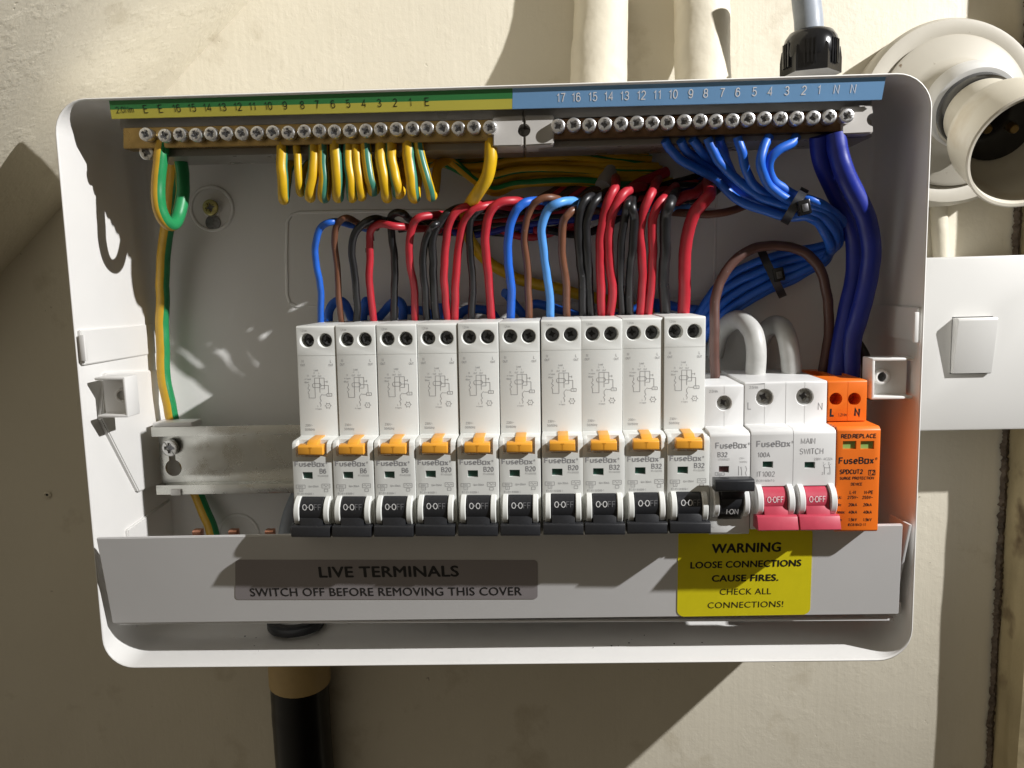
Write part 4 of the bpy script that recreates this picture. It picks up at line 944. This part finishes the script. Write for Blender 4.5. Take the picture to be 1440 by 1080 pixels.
for i, (xt, xb_, yb_, l, r) in enumerate(loops_):
    ph = math.radians([5, 205, 150, 60, 15, 140, 165, 62, 185, 155, 20, 62][i]-30)
    fl = i == 11
    bx = xb_+ (2 if i % 2 else -1)
    pts = [(xt, 200, 12), (xt-.5+(xb_-xt)*.2, 222, 11.5), (xt+(xb_-xt)*.6, 250, 11), (xb_-1, yb_-9, 12.5), (xb_, yb_-2, 17), (bx+1, yb_-7, 24), (bx+3, 252, 30), (bx+8, 232, 34), (bx+24, 222, 40)]
    ewire('earth_loop', l, pts, r*1.14, 'earth wires looping under the earth bar', phase=ph, twist=.004 if i % 3 else -.008, mats=['w_yellow', 'w_teal'], stripe=({0, 1}, 1))
ewire('earth_loop', 'large green and yellow loop hanging at the far left end of the earth bar', [(229, 200, 12), (226, 225, 11), (223, 262, 11), (226, 292, 12), (235, 312, 15), (245, 316, 20), (253, 303, 25), (257, 270, 28), (255, 235, 30), (250, 212, 32)], 3.1, None, phase=-1.95, twist=0.0, mats=['w_gold', 'w_teal2'] if 'w_teal2' in M else ['w_gold', 'w_green2'] if 'w_green2' in M else ['w_gold', 'w_green'], stripe=({0, 1, 2, 3, 4, 5}, 1))
ewire('main_earth_cable', 'thick green and yellow cable running down the left side behind the rail', [(250, 205, 40), (244, 240, 42), (238, 300, 47), (232, 360, 52), (229, 420, 55), (229, 480, 56), (233, 540, 56), (243, 590, 57), (257, 635, 60), (272, 680, 62), (286, 715, 60), (299, 755, 56), (306, 790, 50)], 3.35, None, phase=-2.15, twist=.0, mats=['w_gold', 'w_green'], stripe=({0, 1, 2, 3, 4, 5}, 1))
ewire('earth_link', 'yellow earth wire dropping from the right end of the earth bar and sweeping down right', [(691, 196, 12), (690, 222, 11), (684, 248, 13), (671, 270, 18), (659, 292, 28), (655, 312, 40), (662, 338, 50), (685, 367, 58), (725, 391, 62), (780, 405, 62), (850, 422, 62), (920, 440, 62)], 2.9, None, phase=-2.6, twist=.0, mats=['w_yellow', 'w_green'], stripe=({0}, 1))

# blue neutrals: bar -> tie -> U-turn at right -> back down left behind the breakers
neu = [
 ([(935, 197, 13), (943, 210, 16), (962, 226, 20), (1003, 249, 25), (1039, 281, 27), (1084, 298, 26), (1112, 305, 25)], 6, "leftmost of the blue wires leaving the neutral bar"),
 ([(957, 197, 14), (963, 210, 18), (978, 224, 24), (1012, 248, 30), (1045, 272, 31), (1095, 292, 29), (1113, 299, 28)], 5, "second blue wire from the left under the neutral bar"),
 ([(973, 195, 14), (982, 206, 17), (992, 218, 24), (1012, 240, 34), (1050, 270, 36), (1095, 289, 34), (1114, 296, 32)], 7, "third blue wire from the left, mostly behind its neighbours"),
 ([(995, 194, 12), (1003, 212, 13), (1014, 230, 15), (1033, 250, 19), (1067, 275, 22), (1095, 286, 23), (1112, 291, 23)], 4, "fourth blue wire from the left, bright along its whole curve"),
 ([(1012, 194, 14), (1016, 210, 19), (1022, 230, 27), (1040, 256, 33), (1070, 275, 35), (1096, 283, 33), (1114, 289, 30)], 3, "short-looking blue wire dipping steeply behind the bright curved one"),
 ([(1037, 193, 12), (1043, 212, 12), (1048, 236, 15), (1062, 260, 20), (1084, 275, 23), (1114, 284, 23)], 2, "blue wire dropping straight down mid fan before bending right"),
 ([(1082, 192, 12), (1073, 208, 10), (1069, 228, 9), (1074, 246, 12), (1086, 264, 16), (1106, 279, 19), (1118, 284, 20)], 1, "big open curve of blue wire second from the right of the fan"),
 ([(1120, 192, 13), (1112, 200, 11), (1094, 211, 10), (1082, 228, 12), (1084, 247, 16), (1097, 262, 19), (1116, 274, 21)], 0, "blue wire hooking round from the far right of the fan")]
for k, (pts, rank, num) in enumerate(neu):
    u = rank/7.
    lay = (rank % 2)*4.2; jx = rr.uniform(-3, 3)
    fan = [(1140+jx, 281+u*27, 17+u*5+lay), (1163-u*8+jx, 291+u*30, 20+u*5+lay), (1184-u*17, 312+u*33, 30+lay), (1185-u*19, 332+u*24+jx, 40+lay), (1164-u*8, 344+u*28, 45+lay), (1120, 353+u*38, 48+lay), (1084, 362+u*44, 50+lay), (1040, 380+u*52, 52+lay), (1008, 402+u*56, 54+lay), (985, 436+u*50, 55+lay), (972, 470+u*40, 57+lay)]
    wire('neutral_wire', num, 'wire', pts+fan, 2.05, 'w_blue', 'blue wires tied together below the neutral bar')
g = G()
def tie(c0, c1, c2, c3, label, headpx, hy, wdt):
    t = thing('cable_tie', label, 'cable tie', tuple(at(*headpx, hy)))
    P = [at(*c0), at(*c1), at(*c2), at(*c3)]
    g = G(); n_ = len(P); Q = []
    cen = sum(P, Vector())/4; side = (P[1]-P[0]).cross(P[2]-P[1]).normalized()
    K = 28; ex = (P[0]-P[2])/2; ey = (P[1]-P[3])/2; ax = ex.cross(ey).normalized()
    vs = []; fs = []
    for i in range(K):
        a = 2*math.pi*i/K; p = cen+ex*math.cos(a)+ey*math.sin(a); o = (p-cen).normalized()
        for s, d in ((-1, 0), (1, 0), (1, 1), (-1, 1)): vs.append(p+ax*s*wdt/2+o*d*1.1)
    for i in range(K):
        j = (i+1) % K
        for q in range(4): fs.append([i*4+q, i*4+(q+1) % 4, j*4+(q+1) % 4, j*4+q])
    g.add(vs, fs, 0, True); g.obj('strap', 'black', t, angle=50)
    h = at(*headpx, hy); R = Matrix.Rotation(math.radians(-12), 3, 'Y')
    g = G(); g.box(h.x-2.6, h.x+2.6, h.y-2.2, h.y+2.2, h.z-3.2, h.z+3.2, bev=.5, rot=R, cen=h); hd = g.obj('head', 'blackgloss', t)
    g = G(); g.box(h.x-1.3, h.x+1.3, h.y-2.5, h.y-2.1, h.z-1.9, h.z+1.4, bev=.1, rot=R, cen=h); g.obj('slot', 'screwdark', hd)
tie((1130, 268, 22), (1118, 290, 14), (1104, 311, 25), (1118, 290, 38), 'glossy black cable tie round the lit blue wires below the neutral bar', (1130, 292), 10.5, 3.8)
tie((1070, 350, 50), (1085, 385, 43), (1100, 414, 50), (1085, 383, 62), 'black cable tie in shadow round the lower blue wires inside the brown arc', (1094, 386), 42, 3.8)

wire('neutral_cable', 'very thick dark blue cable from the right end of the neutral bar', 'cable', [(1175, 188, 12), (1179, 212, 12), (1187, 238, 12), (1204, 275, 14), (1219, 313, 18), (1224, 355, 22), (1220, 400, 26), (1208, 443, 28), (1198, 480, 30), (1196, 530, 30)], 4.3, 'w_navy', n=16)
wire('neutral_cable', 'second thick dark blue cable running down left of the thickest one', 'cable', [(1151, 190, 15), (1155, 225, 19), (1170, 262, 25), (1189, 299, 31), (1202, 340, 36), (1202, 380, 37), (1195, 420, 36), (1184, 470, 34), (1175, 530, 31)], 4.1, 'w_navy', n=16)
wire('black_cable', 'thin black wire curving down behind the top of the orange device', 'cable', [(1196, 470, 40), (1210, 490, 40), (1219, 512, 40), (1218, 560, 42)], 2.6, 'w_black')
wire('brown_cable', 'brown cable arching high from the short B32 breaker over to the orange device', 'cable', [(1006, 535, 31), (1005, 480, 31), (1005, 430, 32), (1013, 397, 33), (1035, 364, 34), (1064, 348, 35), (1100, 345, 36), (1131, 354, 37), (1153, 380, 38), (1164, 416, 39), (1166, 455, 39), (1162, 490, 38), (1156, 530, 38)], 2.35, 'w_dbrown', n=14)
wire('grey_tail', 'thick grey cable hooping into the left terminal of the main switch', 'cable', [(1061.5, 535, 31), (1064, 500, 31), (1061, 473, 33), (1051, 456, 38), (1038, 449, 45), (1024, 455, 52), (1012, 470, 57), (1004, 500, 60)], 4.7, 'w_grey', n=18)
wire('grey_tail', 'thick grey cable hooping into the right terminal of the main switch', 'cable', [(1114, 535, 31), (1111, 500, 31), (1106, 474, 34), (1099, 460, 40), (1088, 457, 48), (1076, 466, 55), (1066, 490, 60), (1060, 520, 61)], 4.6, 'w_grey', n=18)
wire('grey_lower_cable', 'dark grey cable dropping below the rail beside the leftmost breaker', 'cable', [(424, 690, 58), (416, 705, 58), (408, 725, 56), (402, 755, 52), (398, 790, 46)], 4.2, 'w_jacket', n=14)

# ================================================================== PIPES, GLAND, CABLES OUTSIDE THE TRAY
def pipe(label, pts, r, m='cream', seed=0):
    rf = lambda t: 1+.012*math.sin(t*9+seed)+.006*math.sin(t*27+seed*2)
    return wire('painted_pipe', label, 'pipe', pts, r, m, 'thick painted pipes above the tray', n=28, rfun=rf, sub=10)
pipe('thick cream-painted pipe above the tray, left one of two', [(846, -60, 82), (845, -10, 79), (844, 40, 73), (842, 90, 62), (841, 150, 50)], 13.8, seed=1)
pipe('thick cream-painted pipe above the tray, right one, with brown stains', [(985, -60, 76), (986, -10, 73), (987, 40, 69), (988, 90, 62), (989, 150, 50)], 13.6, seed=4)
wire('supply_cable', 'flat blue-grey cable entering the black gland from above', 'cable', [(1132, -60, 40), (1134, -10, 38), (1137, 30, 36), (1140, 62, 34), (1141, 90, 34)], 6.3, 'w_jacket', n=18)
gc = at(1139.5, 100, 34)
gl = thing('cable_gland', 'black plastic cable gland with ribbed nut on top of the tray', 'cable gland', (gc.x, gc.y, gc.z))
g = G(); g.lathe([(13.2, -2), (13.2, 4.5), (12.6, 9.2), (11.8, 10)], gc, (0, 0, 1), 6, smooth=False); g.obj('base_nut', 'blackgloss', gl)
g = G(); g.lathe([(12, 5), (12.3, 7), (12.1, 11), (11.2, 14), (9.6, 16.3), (7.6, 17.2), (7.0, 17.0), (6.9, 12)], gc, (0, 0, 1), 40); cap_ = g.obj('dome_nut', 'blackgloss', gl)
g = G()
for k in range(48):
    if (k // 4) % 2: continue
    a = 2*math.pi*k/48; p = gc+Vector((math.cos(a), math.sin(a), 0))*12.2
    g.box(p.x-.35, p.x+.35, p.y-.35, p.y+.35, p.z+1, p.z+11.5, rot=Matrix.Rotation(a, 3, 'Z'))
g.obj('grip_ribs', 'blackgloss', cap_, kind='stuff')

wire('black_pipe', 'glossy black pipe running down the wall below the tray', 'pipe', [(421, 930, 74), (423, 990, 76), (427, 1050, 78), (431, 1120, 80), (436, 1220, 82)], 16.4, mat('black_gloss_pipe', (.006, .006, .006), .3, spec=.3), n=28)
g = G(); P = [at(421, 905, 73), at(421, 930, 74), at(422, 957, 75)]; g.tube(P, 17.2, n=32)
tag(g.obj('pipe_sleeve', 'sleeve', origin=tuple(P[0])), 'cream collar where the black pipe meets the underside of the tray', 'pipe collar')
wire('thin_painted_pipe', 'narrow cream-painted pipe between lampholder and switch', 'pipe', [(1316, 230, 88), (1319, 290, 88), (1322, 340, 89), (1325, 400, 90)], 4.2, 'cream', n=16)

# ================================================================== SWITCH
swA = at(1300, 361, 40); x0, x1 = 201, 286.5; z1, z0 = at(1380, 360, 60).z, at(1380, 605, 60).z
sw = thing('light_switch', 'square white surface-mounted light switch at the right of the tray', 'light switch', ((x0+x1)/2, 98, (z0+z1)/2))
g = G(); g.box(x0+1, x1-1, 65, 97, z0+1, z1-1, bev=1.5); g.obj('back_box', 'switch', sw)
g = G(); g.box(x0, x1, 60, 65.2, z0, z1, bev=1.2); pl_ = g.obj('faceplate', 'switch', sw)
a = at(1340, 447, 60); b = at(1392, 524, 60); c_ = G(); c_.box(a.x-.4, b.x+.3, 56, 63, b.z-.4, a.z+.4); cut(pl_, [c_])
g = G(); g.prism([(54.2, a.z-1.2), (57.8, b.z+.1), (63, b.z), (63, a.z), (54.6, a.z)], a.x, b.x-.2, 'X', bev=.35); g.obj('rocker', 'switch', sw)

# ================================================================== LAMPHOLDER
lb = at(1338, 157, 75); lb.y = YW; tip = at(1449, 214, -2)
lh = thing('lampholder', 'aged cream empty lampholder on a round base, tilted down, top right', 'lampholder', tuple(lb))
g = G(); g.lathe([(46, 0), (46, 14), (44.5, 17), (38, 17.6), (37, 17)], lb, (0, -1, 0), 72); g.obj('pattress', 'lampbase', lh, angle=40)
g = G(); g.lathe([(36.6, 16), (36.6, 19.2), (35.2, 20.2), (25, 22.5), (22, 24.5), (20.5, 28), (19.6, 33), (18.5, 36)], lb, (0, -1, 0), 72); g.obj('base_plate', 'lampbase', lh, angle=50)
nk = lb+Vector((0, -33, 0)); ax = (tip-nk).normalized()
Lh = (tip-nk).length
g = G(); g.lathe([(19.4, -4), (20.4, 1), (19.6, 6.4), (18.9, 7.6), (16, 8)], nk, ax, 56); g.obj('neck_ring', 'switch', lh, angle=40)
g = G(); g.lathe([(16.2, 6), (17.0, 8.4), (17.0, 14.5), (16.4, 16.5)], nk, ax, 56); g.obj('black_collar', 'blackgloss', lh, angle=40)
R1, R2 = 16.2, 24.0
prof = [(14.5, 14.2), (R1-.8, 14.3), (R1, 15.2), (R1+.3, 30), (R1+2.2, 34), (R2-1.8, 40), (R2-.6, 46), (R2, Lh-2), (R2+.2, Lh-.6), (R2-.5, Lh), (R2-1.6, Lh-.4), (R2-2, Lh-3), (R2-2.6, 44), (R2-4.4, 38), (R1-1.2, 33), (R1-1.8, 28), (15.5, 26)]
g = G(); g.lathe(prof, nk, ax, 72); sk = g.obj('skirt', 'lampcream', lh, angle=50)
g = G(); g.lathe([(15.8, 26.4), (15.6, 34.5), (12, 35.5), (0, 35.5)], nk, ax, 40); sk2 = g.obj('socket_insert', 'blackgloss', lh, angle=40)
e1_ = Vector((1, 0, 0)); e1_ = (e1_-ax*e1_.dot(ax)).normalized(); e2_ = ax.cross(e1_)
for s in (-1, 1):
    g = G(); p = nk+e1_*5.5*s+ax*34.6; g.lathe([(2.2, 0), (2.2, 4), (1.6, 5)], p, ax, 16); g.obj('contact_pin', 'brass', lh)
for s in (-1, 1):
    d = (e1_*math.cos(.9)+e2_*math.sin(.9))*s
    g = G(); g.add([], []); p = nk+d*(R1+.2)+ax*24
    bm = bmesh.new(); bmesh.ops.create_cube(bm, size=1)
    Rm = Matrix((d, d.cross(ax), ax)).transposed()
    for v in bm.verts: v.co = p+Rm@Vector((v.co.x*1.2, v.co.y*2.2, v.co.z*5.5))
    g.bm(bm); g.obj('bayonet_slot', 'dark', sk)

# ================================================================== WOODEN POST at the right edge, rough gap beside it
g = G(); px_ = at(1421, 500, YW).x
from mathutils import noise as nz_
bm = bmesh.new(); nxs, nzs = 16, 120; vs = []; fs = []
for j in range(nzs+1):
    z = -260+j*520/nzs
    for i in range(nxs+1):
        y = YW+2-i*27/nxs; x = px_+1+nz_.noise(Vector((0, y*.06, z*.03)))*1.6+ nz_.noise(Vector((3, y*.2, z*.012)))*1.0; vs.append((x, y, z))
base = len(vs)
for j in range(nzs+1): z = -260+j*520/nzs; vs.append((px_+75, YW+2-27, z)); vs.append((px_+75, YW+2, z))
fs = [[j*(nxs+1)+i, j*(nxs+1)+i+1, (j+1)*(nxs+1)+i+1, (j+1)*(nxs+1)+i] for j in range(nzs) for i in range(nxs)]
fs += [[j*(nxs+1)+nxs, base+2*j, base+2*j+2, (j+1)*(nxs+1)+nxs] for j in range(nzs)]
fs += [[base+2*j, base+2*j+1, base+2*j+3, base+2*j+2] for j in range(nzs)]
g.add(vs, fs, 0, True); post = g.obj('wooden_post', 'wood', origin=(px_, YW, -260), angle=40)
tag(post, 'old yellowed wooden post along the right edge of the picture', 'wooden post')
g = G(); vs = []; fs = []; n_ = 520; rr = random.Random(5)
for j in range(n_+1):
    z = -260+j*520/n_; wv = .8+.8*nz_.noise(Vector((1, 1, z*.3)))+rr.uniform(-.7, .9)*rr.random(); off = .9*nz_.noise(Vector((5, 2, z*.05)))+rr.uniform(-.6, .6)*rr.random()
    for x, y in ((-wv-1, YW-1.6), (-wv*.5, YW-2.2-rr.uniform(0, 1)), (0, YW-2.6-rr.uniform(0, 1.4)), (wv*.6, YW-2.4-rr.uniform(0, 1)), (wv+1.5, YW-1.8)): vs.append((px_-1.2+off+x, y, z))
fs = [[j*5+i, j*5+i+1, (j+1)*5+i+1, (j+1)*5+i] for j in range(n_) for i in range(4)]
g.add(vs, fs, 0, False); g.obj('rough_gap', 'crack', post, origin=post['_o'])

for o in bpy.data.objects:
    for k in ('_o', '_loc'):
        if k in o: del o[k]
